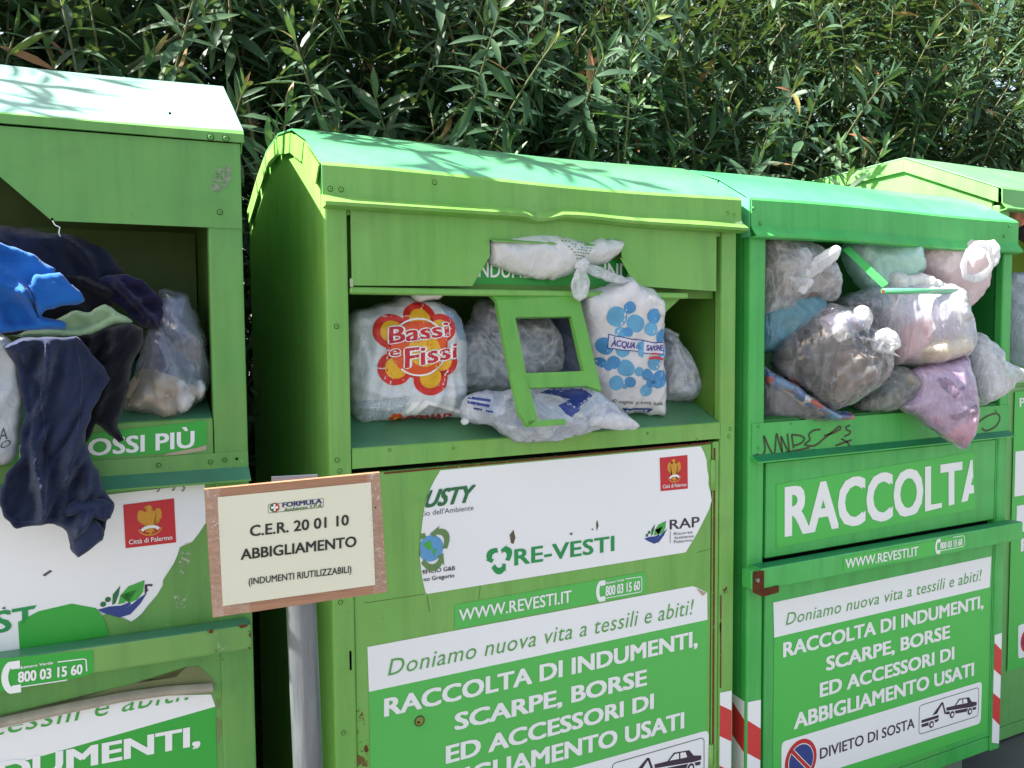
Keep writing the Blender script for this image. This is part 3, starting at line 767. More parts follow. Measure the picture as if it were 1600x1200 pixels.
# ------------------------------------------------------------------ middle bin
P2 = m_paint('paint_yellow_green', (110, 172, 76), (127, 180, 94), .42, .0)
P2in = m_paint('paint_yellow_green_inner_shade', (92, 140, 46), (76, 122, 44), .5)  # front paint darkened, the shade of the opening put into its colour
P2roof = m_paint('paint_roof_green', (84, 170, 118), (112, 184, 132), .36, 0, .9, .7)
S2 = m_sticker('sticker_green', (82, 186, 84), .3)
def bin_middle():
    W, D, zb = 1.15, .80, .0
    fr = Frame(0, 0, 0)
    root = thing('clothes_bin', 'yellow green clothes bin with a broken hatch frame, right of the wooden notice', 'donation bin', (0, 0, 0), 0, 'green clothes donation bins in a row')
    ze = 1.855; prof = [(y, ze+z) for y, z in PROF]
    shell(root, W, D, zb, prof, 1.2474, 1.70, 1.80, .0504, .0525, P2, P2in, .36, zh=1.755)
    outer = [(-.006, 1.764), (-.033, 1.769), (-.036, 1.776), (-.013, 1.792), (-.011, 1.80), (-.011, ze-.004), (-.004, ze+.004)] + [(y, z+.006) for y, z in prof[1:]]
    def dent(x, y, z):
        k = 0.0
        if z < 1.80: k = -.012*math.exp(-((x-.52)/.03)**2) + .006*math.exp(-((x-.62)/.12)**2)
        yy = .012*math.exp(-((x-.52)/.025)**2)*(z < 1.79) - .008*math.exp(-((x-1.0)/.2)**2)*(z < 1.8)
        bow = .004*math.sin(x*5.3+1) if z > ze-.01 else 0
        return (0, yy, k+bow)
    r = roof(root, W, outer, P2roof, dent)
    obj('roof_tabs', tabs(bmesh.new(), -.0065, prof, .045, .003, -1), P2, r); obj('roof_tabs', tabs(bmesh.new(), W+.0035, prof, .045, .003, 1), P2, r)
    # the fascia is the roof sheet folded down: give it the paint of the front
    r.data.materials.append(P2)
    for p in r.data.polygons:
        if p.center.y < -.001 and abs(p.normal.y) > .5 or p.center.z < 1.81: p.material_index = 1
    for x, y in ((516, 295), (533, 296), (679, 285), (1074, 338), (1137, 334), (1147, 337)): screw(r, fr, (x, y), -.0112, P2)
    bm = bmesh.new()
    for x, y in ((600, 311),): disc(bm, fr.px(x, y, -.0122), .004, n=8)
    obj('bolt_hole', bm, DARK, r)
    for x, y in ((527, 719), (531, 736), (526, 510), (532, 941), (537, 1145), (1141, 670), (1139, 682)): screw(root, fr, (x, y), 0, P2, .0045)
    # upper panel with the bent cut-out
    L = [fr.px(*p, -.002) for p in ((547, 330), (550, 446), (738, 447), (765, 401), (765, 374), (970, 382), (972, 402), (995, 447), (1119, 455), (1127, 360))]
    L = [(max(.053, min(1.095, p[0])), -.002, p[2]) for p in L]; L[0] = (L[1][0], -.002, 1.778); L[-1] = (L[-2][0], -.002, 1.778)
    bm = prism(bmesh.new(), L, (0, .0035, 0)); fix(bm)
    up = obj('upper_panel', bm, P2, root)
    # folded edge flaps of the cut-out
    bm = bmesh.new()
    a, b, c = [Vector(fr.px(*p, -.0035)) for p in ((765, 374), (970, 382), (972, 402))]
    prism(bm, [a, b, b+Vector((0, -.016, -.009)), a+Vector((0, -.016, -.006))], (0, 0, .002))
    d, e = [Vector(fr.px(*p, -.0035)) for p in ((968, 402), (992, 447))]
    prism(bm, [d, e, e+Vector((.028, -.002, .003)), d+Vector((.022, -.002, -.012))], (0, -.002, 0)); fix(bm)
    obj('bent_lip', bm, P2, up)
    bm = box(bmesh.new(), .0535, .060, -.004, .002, 1.60, 1.618, .001); obj('rubber_stop', bm, m_plain('pale_putty', (170, 186, 160), .6), up)
    # drawer plate behind, with its sticker
    z1 = fr.z((742, 452), (1035, 460), off=.03)
    bm = box(bmesh.new(), .054, 1.094, .032, .035, z1-.012, 1.78); obj('drawer_back', bm, P2in, root)
    st = flat(root, fr, 'drawer_sticker', [(700, 400), (1010, 408), (1010, 449), (700, 443)], .0308, m_sticker('sticker_deep_green', (30, 150, 50), .3))
    letters(st, fr, 'INDUMENTI', [(742, 433), (862, 435), (862, 411), (742, 409)], .0300, LET_W, bold=.012)
    letters(st, fr, 'INDUMENTI', [(944, 437), (1066, 439), (1066, 413), (944, 411)], .0300, LET_W, bold=.012, clip=[fr.px(*p) for p in ((935, 440), (1009, 440), (1009, 400), (935, 400))])
    # rail and gusset under it
    bm = box(bmesh.new(), .0535, fr.px(1076, 460, -.004)[0], -.004, .030, fr.z((700, 460), off=-.004)-.002, fr.z((700, 449), off=-.004)-.003, .003)
    g = [fr.px(*p, .028) for p in ((1028, 459), (1068, 461), (1030, 496))]
    prism(bm, g, (0, -.003, 0)); fix(bm)
    obj('drawer_rail', bm, P2, root)
    # sloping shelf with folded front
    z0, zs = 1.2023, 1.2474
    bm = bmesh.new()
    prism(bm, [(.0515, .001, z0), (.0515, .001, zs-.003), (.0515, .004, zs), (.0515, .357, zs+.155), (.0515, .357, zs+.151), (.0515, .007, zs-.005), (.0515, .007, z0)], (W-.0525-.0515-.001, 0, 0)); fix(bm)
    sh = obj('shelf', bm, [P2, m_paint('paint_shelf_sky_teal', (80, 140, 96), (70, 120, 92), .34)], root)  # teal puts the sky's reflection into the colour of the shelf top
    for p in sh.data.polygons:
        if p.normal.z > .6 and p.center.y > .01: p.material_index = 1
    for x, y in ((709, 700), (609, 703), (868, 689), (1012, 677), (1089, 687)): screw(sh, fr, (x, y), .001, P2, .003)
    # door
    x0, x1 = .050, 1.070; zt = 1.190
    bm = box(bmesh.new(), x0, x1, .004, .026, zb+.055, zt, .003); do = obj('door', bm, P2, root)
    bm = box(bmesh.new(), 1.074, 1.0955, .003, .03, zb+.055, zt+.004, .002); obj('hinge_strip', bm, P2, root)
    for z in (fr.px(1116, 742)[2], fr.px(1116, 1185)[2]):
        bm = tube(bmesh.new(), [(1.0715, .002, z+.042), (1.0715, .002, z-.042)], .0075, 10); obj('hinge', bm, P2, do, smooth=True)
    c = fr.px(655, 1126, .004)
    lk = obj('lock', disc(disc(disc(bmesh.new(), (c[0], .0038, c[2]), .0125, n=24, h=.003), (c[0], .0004, c[2]), .0085, n=20, h=.0012), (c[0]+.001, -.0014, c[2]), .005, n=16, h=.001), m_plain('lock_brass', (150, 150, 82), .35, .5, .5), do)
    bm = box(bmesh.new(), c[0]-.007, c[0]-.0005, -.0032, -.0026, c[2]-.002, c[2]+.001); obj('keyhole', bm, DARK, lk)
    bm = bmesh.new(); tube(bm, [(c[0]+.0115*math.cos(a), .0018, c[2]+.0115*math.sin(a)) for a in np.linspace(0, 6.28, 24, endpoint=False)], .0014, 6, closed=True); obj('lock_collar', bm, m_plain('lock_ring_dark', (50, 62, 26), .4), lk)
    bm = box(bmesh.new(), fr.px(546, 1032)[0], fr.px(549.5, 1032)[0], .0, .004, fr.px(548, 1047)[2], fr.px(548, 1017)[2]); obj('rust_hinge', bm, RUST, do)
    # torn white sticker
    ys = .0028
    T = [(688, 735), (1095, 697.3), (1100, 707), (1104, 719), (1105, 733), (1107.5, 745), (1107, 756), (1110, 768), (1112, 782), (1108, 796), (1090, 832), (1071.5, 863), (668, 928), (665, 926), (660, 905), (658, 890), (656, 871), (657, 850), (659, 823), (662, 800), (666, 780), (672, 764), (680, 748)]
    cl = [fr.px(*p) for p in T]
    a = flat(root, fr, 'torn_sticker', T, ys, WHITE); cv = [fr.px(*p) for p in ((688, 735), (1095, 697), (1112, 782), (1071, 863), (666, 928), (656, 871), (660, 815), (668, 776))]
    y = ys-.0009
    letters(a, fr, 'RUSTY', [(641, 796.5), (741, 784), (744, 757), (646, 769)], y, L_DGREEN, bold=.04, shear=.28, clip=cv)
    letters(a, fr, "Servizio dell'Ambiente", [(634, 809.6), (740, 797), (740, 789), (634, 801.6)], y, L_GREY, clip=cv)
    c = fr.px(674, 857)
    bm = disc(bmesh.new(), (c[0], y, c[2]), .031, n=24); clip2(bm, cv); g = obj('globe_emblem', bm, L_GLOBE, a)
    bm = bmesh.new(); poly(bm, [(c[0]-.02, y-.0005, c[2]+.012), (c[0]-.002, y-.0005, c[2]+.02), (c[0]+.004, y-.0005, c[2]+.002), (c[0]-.006, y-.0005, c[2]-.006)])
    poly(bm, [(c[0]+.002, y-.0005, c[2]-.004), (c[0]+.014, y-.0005, c[2]-.002), (c[0]+.008, y-.0005, c[2]-.022)]); clip2(bm, cv); obj('land_emblem', bm, L_LEAF, g)
    bm = recycle_bm(bmesh.new(), (c[0], 0, c[2]), .046, y-.0004, .30, 100, .5); clip2(bm, cv); obj('recycling_arrows', bm, m_plain('print_olive', (104, 140, 84), .5), a)
    letters(a, fr, 'LAMIFICIO G&B', [(644, 899.4), (711, 890.6), (711, 884), (644, 892.9)], y, L_BLACK, bold=.012, clip=cv)
    letters(a, fr, 'Bergamo Gregorio', [(637, 912), (710, 902), (710, 895.5), (637, 905.5)], y, L_BLACK, bold=.012, clip=cv)
    letters(a, fr, 'RE-VESTI', [(803.6, 883.9), (960, 860.7), (960, 837), (803.6, 858.6)], y, L_GREEN, bold=.022, space=1.03)
    c = fr.px(781, 873.5); obj('recycling_arrows', recycle_bm(bmesh.new(), (c[0], 0, c[2]), .032, y, .42, 90), L_GREEN, a)
    crest(a, fr, [(1031.5, 715.5), (1075, 711), (1075.5, 763.5), (1033, 767.7)], y)
    rap_logo(a, fr, (1025, 833), .0295, y)
    letters(a, fr, 'RAP', [(1046.5, 827.6), (1093, 823), (1093, 807), (1046.5, 812.5)], y, L_PURPLE, bold=.01)
    for k, s_ in enumerate(('Risorse', 'Ambiente', 'Palermo')): letters(a, fr, s_, [(1053, 836.5+k*6.3), (1084-2*(k != 1), 833.2+k*6.3), (1084-2*(k != 1), 828.8+k*6.3), (1053, 832+k*6.3)], y, L_PURPLE)
    bm = bmesh.new(); ribbon(bm, [fr.px(1048, 830), fr.px(1048, 849)], y, .0016); obj('logo_rule', bm, L_PURPLE, a)
    bm = bmesh.new()
    for pts in ([(797, 836), (803, 828), (806, 840), (803, 850), (799, 849)], [(932, 818), (934, 812), (936, 822), (933, 830)], [(890, 834), (896, 832), (894, 837)], [(924, 827), (928, 826), (927, 829)]):
        poly(bm, [(p[0], y, p[2]) for p in (fr.px(*q) for q in pts)])
    obj('dirt_spot', bm, m_plain('dirt', (104, 92, 70), .9), a)
    # web sticker
    b = flat(root, fr, 'web_sticker', [(710.4, 945), (1009.5, 893), (1009.5, 927), (710.4, 983.4)], ys, S2)
    letters(b, fr, 'WWW.REVESTI.IT', [(717, 971), (893, 941), (893, 922), (717, 953)], y, LET_W, bold=.016)
    obj('phone_emblem', phone_bm(bmesh.new(), fr, (938, 924), .050, y), LET_W, b)
    letters(b, fr, '800 03 15 60', [(946, 931.5), (1000, 921.5), (1000, 907), (946, 916)], y, LET_W, bold=.035)
    letters(b, fr, 'Numero Verde', [(946, 913), (975, 907.5), (975, 903.5), (946, 909)], y, LET_W, bold=.02)
    bm = bmesh.new(); ribbon(bm, [fr.px(*q) for q in ((978, 905), (1002, 901.5), (1003.5, 903), (1003.5, 923), (1002, 925), (945, 935.5))], y, .0022); obj('number_frame', bm, LET_W, b)
    # poster
    sc = dict(bold=.0, shear=.16)
    lines = [('Doniamo nuova vita a tessili e abiti!', [(606, 1056), (1084, 959.4), (1084, 936), (606, 1031)], L_SCRIPT, dict(shear=.22, space=1.06)),
             ('RACCOLTA DI INDUMENTI,', [(600, 1120.5), (1090, 1009.5), (1090, 985), (600, 1092)], LET_W, dict(bold=.034)),
             ('SCARPE, BORSE', [(710.4, 1141.6), (1010.8, 1070.5), (1010.8, 1045.5), (710.4, 1115)], LET_W, dict(bold=.034)),
             ('ED ACCESSORI DI', [(696.5, 1193.8), (1021.6, 1107), (1021.6, 1083), (696.5, 1166)], LET_W, dict(bold=.034)),
             ('ABBIGLIAMENTO USATI', [(640, 1250), (1069, 1137.5), (1069, 1112), (640, 1221)], LET_W, dict(bold=.034))]
    lb = label_big(root, fr, (574, 1011), (1105.5, 911.5), (576.5, 1081), (1105.5, 968.3), .18, ys, S2, lines, fold=[(1082, 915.8), (1089, 918), (1105, 926)])
    flat(lb, fr, 'peeled_corner', [(1088, 919), (1104, 926.5), (1098, 931)], ys-.0016, BEIGE)
    F3 = Frame(1.20, 0, 0); dz = fr.px(1105.5, 968.3)[2]-F3.px(1546, 917.5)[2]
    def F(x, yy): p = F3.px(x, yy); return (p[0]-.005-.01, 0, p[2]+dz+.012)
    tow_sign(lb, fr, [(1221.8, 1159.7), (1535.2, 1065), (1533, 1130.5), (1221.8, 1229)], ys-.0009, F)
    tape(root, fr, 1.1005, 1.1435, [(1127, 1082), (1147, 1078)], [((1127, 1101), (1147, 1109)), ((1128, 1149), (1147, 1157)), ((1128, 1195), (1147, 1203))], zb+.03, -.0012)
    # rust and scrapes
    for pts in ([(568, 1168), (573, 1163), (576, 1172), (572, 1180)], [(1124, 975), (1126.5, 968), (1127.2, 985), (1125, 990)], [(1130, 922), (1136, 916), (1138, 925), (1132, 928)]):
        wear(root, fr, [pts], -.0008 if pts[0][0] > 1115 else .0032, RAG, 'rust_spot')
    bm = bmesh.new(); ribbon(bm, [fr.px(*q) for q in ((668, 931), (671, 948), (672, 957))], .0035, .0016); ribbon(bm, [fr.px(*q) for q in ((752, 912), (750, 928), (749, 938))], .0035, .0014)
    ribbon(bm, [fr.px(*q) for q in ((1112, 858), (1090, 864))], .0035, .0014); ribbon(bm, [fr.px(*q) for q in ((570, 943), (664, 929))], .0035, .0014); obj('old_scratch', bm, m_plain('scratch_dark', (86, 112, 46), .7), do)
    strip = lambda L, w_: [(x, y_-w_) for x, y_ in L]+[(x, y_+w_) for x, y_ in L[::-1]]
    side = lambda L, w_: [(x-w_, y_) for x, y_ in L]+[(x+w_, y_) for x, y_ in L[::-1]]
    RSEAM = m_ragged('rust_seam', (120, 66, 40), .40, 60)
    for k, off in ((side([(1116.5, 700), (1115.5, 860), (1114.8, 1000), (1114, 1195)], 1.6), .0026), (side([(1126.5, 930), (1126, 1075)], 1.1), -.0008), (strip([(600, 739.5), (850, 716.5), (1110, 692)], 1.6), .0034)):
        flat(root, fr, 'rust_seam', k, off, RSEAM)
    flat(root, fr, 'rust_spot', [(551, 1080), (562, 1088), (572, 1140), (580, 1198), (556, 1198)], .0035, m_ragged('rust_bloom', (128, 100, 56), .56, 40))
    # hatch frame hanging out of the opening
    hang = np.array([0.0, -.006, 0.0]); ztop = fr.z((776, 469), off=-.012); zbot = 1.262
    def H(x, yy):
        d = ray(x, yy); yt, yb = -.010, -.115
        n = np.array([0, ztop-zbot, yb-yt]); n /= np.linalg.norm(n)
        return Vector(hit(x, yy, (0, yt, ztop), n))
    hf = bmesh.new(); nrm = Vector((0, .013, -.004))
    for q in ([(776, 469), (905, 463), (892.6, 494), (805, 495.5)],
              [(776, 469), (805, 495.5), (822, 583), (840, 655), (826, 665.6), (812, 645), (798, 585)],
              [(892.6, 494), (905, 463), (940, 611), (918, 603), (912.4, 579.7)],
              [(822, 583), (912.4, 579.7), (918, 603), (826.5, 606)],
              [(825, 657.5), (884, 654.5), (884, 661.5), (826, 665.6)]):
        prism(hf, [H(*p) for p in q], nrm)
    tl, tr = H(776, 469), H(905, 463); pl_, pr_ = Vector(fr.px(763, 456.5, .012)), Vector(fr.px(898, 456, .012))
    prism(hf, [tl, tr, pr_, pl_], nrm)
    bl, br = H(826, 665.6), H(884, 661.5); prism(hf, [bl, br, br+Vector((0, .03, .0)), bl+Vector((0, .03, 0))], (0, 0, -.003)); fix(hf)
    obj('hatch_frame', hf, m_paint('paint_hatch', (96, 166, 66), (110, 172, 74), .36, .02), root)
    return fr, root
FR2, BIN2 = bin_middle()

# ------------------------------------------------------------------ left bin
P1 = m_paint('paint_leaf_green', (92, 155, 78), (108, 161, 80), .4, .0)
P1in = m_paint('paint_leaf_green_inner_shade', (78, 106, 32), (58, 86, 34), .5)  # darker copy of the front paint, carries the opening's shade
P1roof = m_paint('paint_roof_pale', (130, 184, 174), (156, 198, 186), .36, 0, .9, .7)
P1bar = m_paint('paint_bar', (106, 158, 84), (120, 166, 84), .36, .03)
S1 = m_sticker('sticker_bright_green', (48, 166, 58), .25)
TEAL1 = m_paint('paint_sky_teal', (70, 136, 104), (62, 122, 96), .34)  # sky reflection painted as teal on the faces that look up
def bin_left():
    W, D, zb = 1.15, .82, .02; yaw = math.radians(-3.0)
    ox, oy = -.164-W*math.cos(yaw), .031-W*math.sin(yaw)
    root = thing('clothes_bin', 'green steel clothes bin overflowing with navy garments, leftmost of the row', 'donation bin', (ox, oy, 0), yaw, 'green clothes donation bins in a row')
    fr = Frame(ox, oy, yaw)
    ze = 1.912; prof = [(y, ze+z) for y, z in GABLE]
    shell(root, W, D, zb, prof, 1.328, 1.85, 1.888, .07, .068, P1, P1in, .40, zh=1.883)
    outer = [(-.004, 1.892), (-.011, 1.892), (-.011, ze-.003), (-.004, ze+.004)]+[(y, z+.006) for y, z in prof[1:]]
    r = roof(root, W, outer, P1roof, lambda x, y, z: (0, 0, .003*math.sin(x*6) if z > ze else 0))
    r.data.materials.append(P1)
    for p in r.data.polygons:
        if p.center.y < -.003: p.material_index = 1
    obj('roof_tabs', tabs(bmesh.new(), W+.0035, prof, .045, .003, 1), P1, r)
    for x, y in ((329, 214.5), (353, 216.5)): screw(r, fr, (x, y), -.0112, P1, .0055)
    bm = disc(bmesh.new(), (fr.px(266, 195.5, .05)[0], .05, ze+.04), .003, n=8); obj('bolt_hole', bm, DARK, r)
    # upper panel with the cut corner
    yp = -.003
    L = [fr.px(*p, yp) for p in ((366, 357), (81, 345), (0, 276))]
    s = (L[2][2]-L[1][2])/(L[2][0]-L[1][0]); xl = .03
    L = [(W-.001, yp, 1.890), (W-.001, yp, L[0][2]), L[1], (L[1][0]-(1.888-L[1][2])/-s, yp, 1.888)]
    bm = prism(bmesh.new(), [(p[0], yp, p[2]) for p in L], (0, .0028, 0)); fix(bm); up = obj('upper_panel', bm, P1, root)
    for x, y in ((340, 276.5), (343.5, 331.5)): screw(up, fr, (x, y), yp, P1, .0048)
    flat(up, fr, 'bare_patch', [(330, 297), (333, 275), (342, 262), (356, 258), (361, 264), (360, 280), (352, 292), (340, 303)], yp-.0008, m_ragged('paint_scraped', (150, 164, 140), .47))
    bm = disc(bmesh.new(), fr.px(81.5, 342.5, yp-.0008), .0025, n=8); obj('bolt_hole', bm, DARK, up)
    p = Vector(fr.px(82, 345, yp-.004)); bm = tube(bmesh.new(), [p, p+Vector((.004, -.002, -.008)), p+Vector((.012, -.003, -.012)), p+Vector((.010, -.001, -.022)), p+Vector((.013, 0, -.032))], .0012, 6); obj('string', bm, LET_W, up, smooth=True)
    # olive plate inside the chute
    bm = box(bmesh.new(), .10, fr.px(304, 380, .30)[0], .28, .284, 1.46, 1.735); obj('inner_plate', bm, m_paint('paint_olive_inner_shade', (70, 98, 20), (48, 70, 20), .5), root)  # olive deepened in colour for the shade inside the opening
    # shelf and ledge
    zs = fr.z((240, 660), (335, 651), off=.0); zl = 1.252
    bm = bmesh.new()
    prism(bm, [(.072, .001, zl), (.072, .001, zs-.003), (.072, .004, zs), (.072, .39, zs+.14), (.072, .39, zs+.135), (.072, .007, zs-.006), (.072, .007, zl)], (W-.068-.074, 0, 0)); fix(bm)
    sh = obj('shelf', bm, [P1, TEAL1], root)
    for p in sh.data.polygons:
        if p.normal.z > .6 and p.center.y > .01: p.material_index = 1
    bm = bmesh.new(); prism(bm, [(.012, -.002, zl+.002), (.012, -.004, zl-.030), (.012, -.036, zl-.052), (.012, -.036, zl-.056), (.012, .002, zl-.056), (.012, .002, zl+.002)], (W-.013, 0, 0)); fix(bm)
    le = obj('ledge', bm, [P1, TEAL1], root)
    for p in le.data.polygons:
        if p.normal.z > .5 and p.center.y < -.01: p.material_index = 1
    for x, y in ((351, 718.5), (329, 722), (248, 727)): screw(le, fr, (x, y), -.0035, P1, .004)
    bm = disc(bmesh.new(), fr.px(370, 717, -.0045), .003, n=8); obj('bolt_hole', bm, DARK, le)
    st = flat(root, fr, 'shelf_sticker', [(20, 690), (323, 657), (323, 694.5), (308, 699), (285, 704), (262, 708), (148, 715.5), (20, 728)], -.0008, S1)
    flat(root, fr, 'peeled_backing', [(262, 708.5), (308, 699.5), (323, 695), (322, 703), (290, 709), (255, 712)], -.0006, BEIGE)
    letters(st, fr, 'CIÒ CHE NON INDOSSI PIÙ', [(-330, 752), (304, 699), (304, 673), (-330, 724)], -.0016, LET_W, bold=.026, clip=[fr.px(*p) for p in ((30, 640), (323, 640), (323, 730), (30, 730))])
    # door, handle bar
    x1 = fr.px(343, 900)[0]; zt = fr.z((340, 752), off=.004)
    bm = box(bmesh.new(), .03, x1, .004, .026, zb+.055, zt, .003); do = obj('door', bm, P1, root)
    bm = box(bmesh.new(), x1+.004, W-.0695, .004, .03, zb+.055, 1.190, .002); obj('hinge_strip', bm, P1, root)
    yb = -.055; ztb = fr.z((250, 994), (393, 976), off=yb); zbb = fr.z((250, 1038), (393, 1014), off=yb)
    bm = box(bmesh.new(), .0, fr.px(394, 990, yb)[0], yb, -.001, zbb, ztb, .006, 2)
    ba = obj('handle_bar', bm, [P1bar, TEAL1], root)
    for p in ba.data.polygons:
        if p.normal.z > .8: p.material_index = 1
    wear(ba, fr, [[(323, 985), (334, 983), (332, 990), (325, 989)], [(372, 977), (388, 975), (386, 979), (376, 982)], [(388, 985), (392, 984), (392, 997), (389, 994)], [(387, 1012), (392, 1010), (391, 1015)], [(336, 1016), (339, 1015), (338, 1019)], [(346, 1030), (350, 1029), (348, 1033)]], yb-.0008, RAG, 'rust_spot')
    s3 = flat(ba, fr, 'phone_sticker', [(-60, 1035), (145, 1015.5), (146, 1051), (130, 1057), (60, 1069), (-60, 1092)], yb-.001, S1)
    y = yb-.0018
    obj('phone_emblem', phone_bm(bmesh.new(), fr, (16, 1059), .055, y), LET_W, s3)
    letters(s3, fr, '800 03 15 60', [(28, 1067), (129, 1053), (129, 1037.5), (28, 1050)], y, LET_W, bold=.035)
    letters(s3, fr, 'Numero Verde', [(28, 1046), (83, 1037.5), (83, 1033), (28, 1041)], y, LET_W, bold=.02)
    bm = bmesh.new(); ribbon(bm, [fr.px(*q, y) for q in ((90, 1034.5), (131, 1029.5), (134.5, 1031), (135.5, 1049))], y, .0022); ribbon(bm, [fr.px(*q, y) for q in ((28, 1074), (105, 1062.5))], y, .002); obj('number_frame', bm, LET_W, s3)
    # torn white sticker, green layer under it
    ys = .0028; y = ys-.0009
    T = [(-120, 806), (320, 755.5), (321.5, 817), (311, 833), (300, 847), (291, 848), (281, 855), (277, 868), (271, 881), (262, 895), (255, 906), (254, 915), (245, 930), (232, 944), (222, 958), (213, 966), (205, 971), (195, 965), (170, 957), (130, 947), (112, 944), (60, 1012), (-120, 1030)]
    a = flat(root, fr, 'torn_sticker', T, ys, WHITE)
    flat(root, fr, 'under_sticker', [(28, 972), (60, 955), (112, 943), (150, 950), (160, 962), (166, 978), (170, 992), (31, 1020)], ys-.0004, S1)
    crest(a, fr, [(192.5, 789), (272, 779), (275.4, 847.8), (196.2, 857)], y)
    cv = [fr.px(*p) for p in ((100, 700), (322, 700), (322, 817), (275, 872), (246, 930), (206, 970), (100, 960))]
    rap_logo(a, fr, (192, 938), .036, y, cv)
    letters(a, fr, 'RAP', [(226, 934), (286, 926), (286, 905), (226, 913.5)], y, L_PURPLE, bold=.012, clip=cv)
    letters(a, fr, 'RE-VESTI', [(-190, 1022), (72, 976), (72, 943), (-190, 986)], y, L_GREEN, bold=.022, clip=[fr.px(*p) for p in ((-150, 930), (70, 930), (46, 962), (30, 985), (-150, 1040))])
    wear(root, fr, [[(274, 872), (284, 862), (298, 864), (297, 880), (288, 896), (282, 898), (276, 888)], [(272, 932), (282, 928), (292, 930), (288, 950), (276, 955)], [(248, 962), (253, 960), (252, 968)]], .0033, m_ragged('paint_scraped_white', (196, 204, 180), .53, 90), 'scraped_patch')
    bm = bmesh.new()
    for q in ((243, 766), (267, 764), (282, 765)): tube(bm, [(Vector(fr.px(q[0]+6*math.cos(t_), q[1]-2+5*math.sin(t_), .001))) for t_ in np.linspace(-2.2, 1.2, 8)], .0012, 6)
    obj('curled_edge', bm, m_plain('curl_grey', (120, 128, 120), .6), a)
    bm = bmesh.new(); poly(bm, [(p[0], y, p[2]) for p in (fr.px(*q) for q in ((66, 899), (78, 891), (82, 893), (70, 901)))]); poly(bm, [(p[0], y, p[2]) for p in (fr.px(*q) for q in ((2, 951), (8, 948), (8, 953)))]); obj('dirt_spot', bm, L_GREY, a)
    # poster under the bar, its top peeling
    TLq, TRq = (-60, 1140), (333.5, 1073)
    lb = flat(root, fr, 'poster', [(-60, 1217), (336.5, 1104), (342, 1300), (-60, 1400)], ys, S1)
    flat(lb, fr, 'poster_heading', [(-60, 1149), (0, 1136), (110, 1112), (190, 1096), (260, 1087), (330, 1085), (336.5, 1104), (-60, 1217)], ys, WHITE)
    letters(lb, fr, 'Doniamo nuova vita a tessili e abiti!', [(-700, 1280), (300, 1092), (300, 1064), (-700, 1246)], y, L_LEAF, shear=.22, space=1.06, clip=[fr.px(*p) for p in ((-55, 1156), (0, 1140), (110, 1115), (190, 1099), (330, 1087), (330, 1106), (-55, 1215))])
    letters(lb, fr, 'RACCOLTA DI INDUMENTI,', [(-720, 1362), (313, 1164), (313, 1133), (-720, 1324)], y, LET_W, bold=.034)
    # the peeled strip curls outward
    bm = bmesh.new(); cur = []
    for q in ((-60, 1147), (0, 1133), (60, 1120), (120, 1107), (190, 1093), (260, 1083), (332, 1078)):
        p = Vector(fr.px(*q)); cur.append([p+Vector((0, -.002, -.005)), p+Vector((0, -.016, .001)), p+Vector((0, -.017, .011)), p+Vector((0, -.006, .017))])
    vs = [[bm.verts.new(p) for p in c_] for c_ in cur]
    for i in range(len(vs)-1):
        for k in range(3): bm.faces.new((vs[i][k], vs[i+1][k], vs[i+1][k+1], vs[i][k+1]))
    obj('curled_edge', bm, m_plain('curl_backing', (172, 164, 148), .55, .5, 0, .3, 24), lb, smooth=True)
    flat(root, fr, 'scraped_patch', [(-60, 1130), (0, 1118), (110, 1096), (180, 1075), (210, 1068), (224, 1062), (275, 1058), (292, 1042), (310, 1041), (322, 1052), (334, 1062), (334, 1072), (190, 1092), (0, 1131), (-60, 1146)], ys+.0003, m_paint('paint_grey_residue', (126, 130, 92), (112, 122, 70), .7))
    wear(root, fr, [[(338, 1092), (344, 1094), (343, 1106), (339, 1108)], [(338, 1120), (346, 1125), (345, 1150), (341, 1166), (338, 1150)]], .0033, m_paint('paint_grey_residue_low', (120, 132, 86), (112, 128, 70), .7), 'scraped_patch')
    return fr, root
FR1, BIN1 = bin_left()

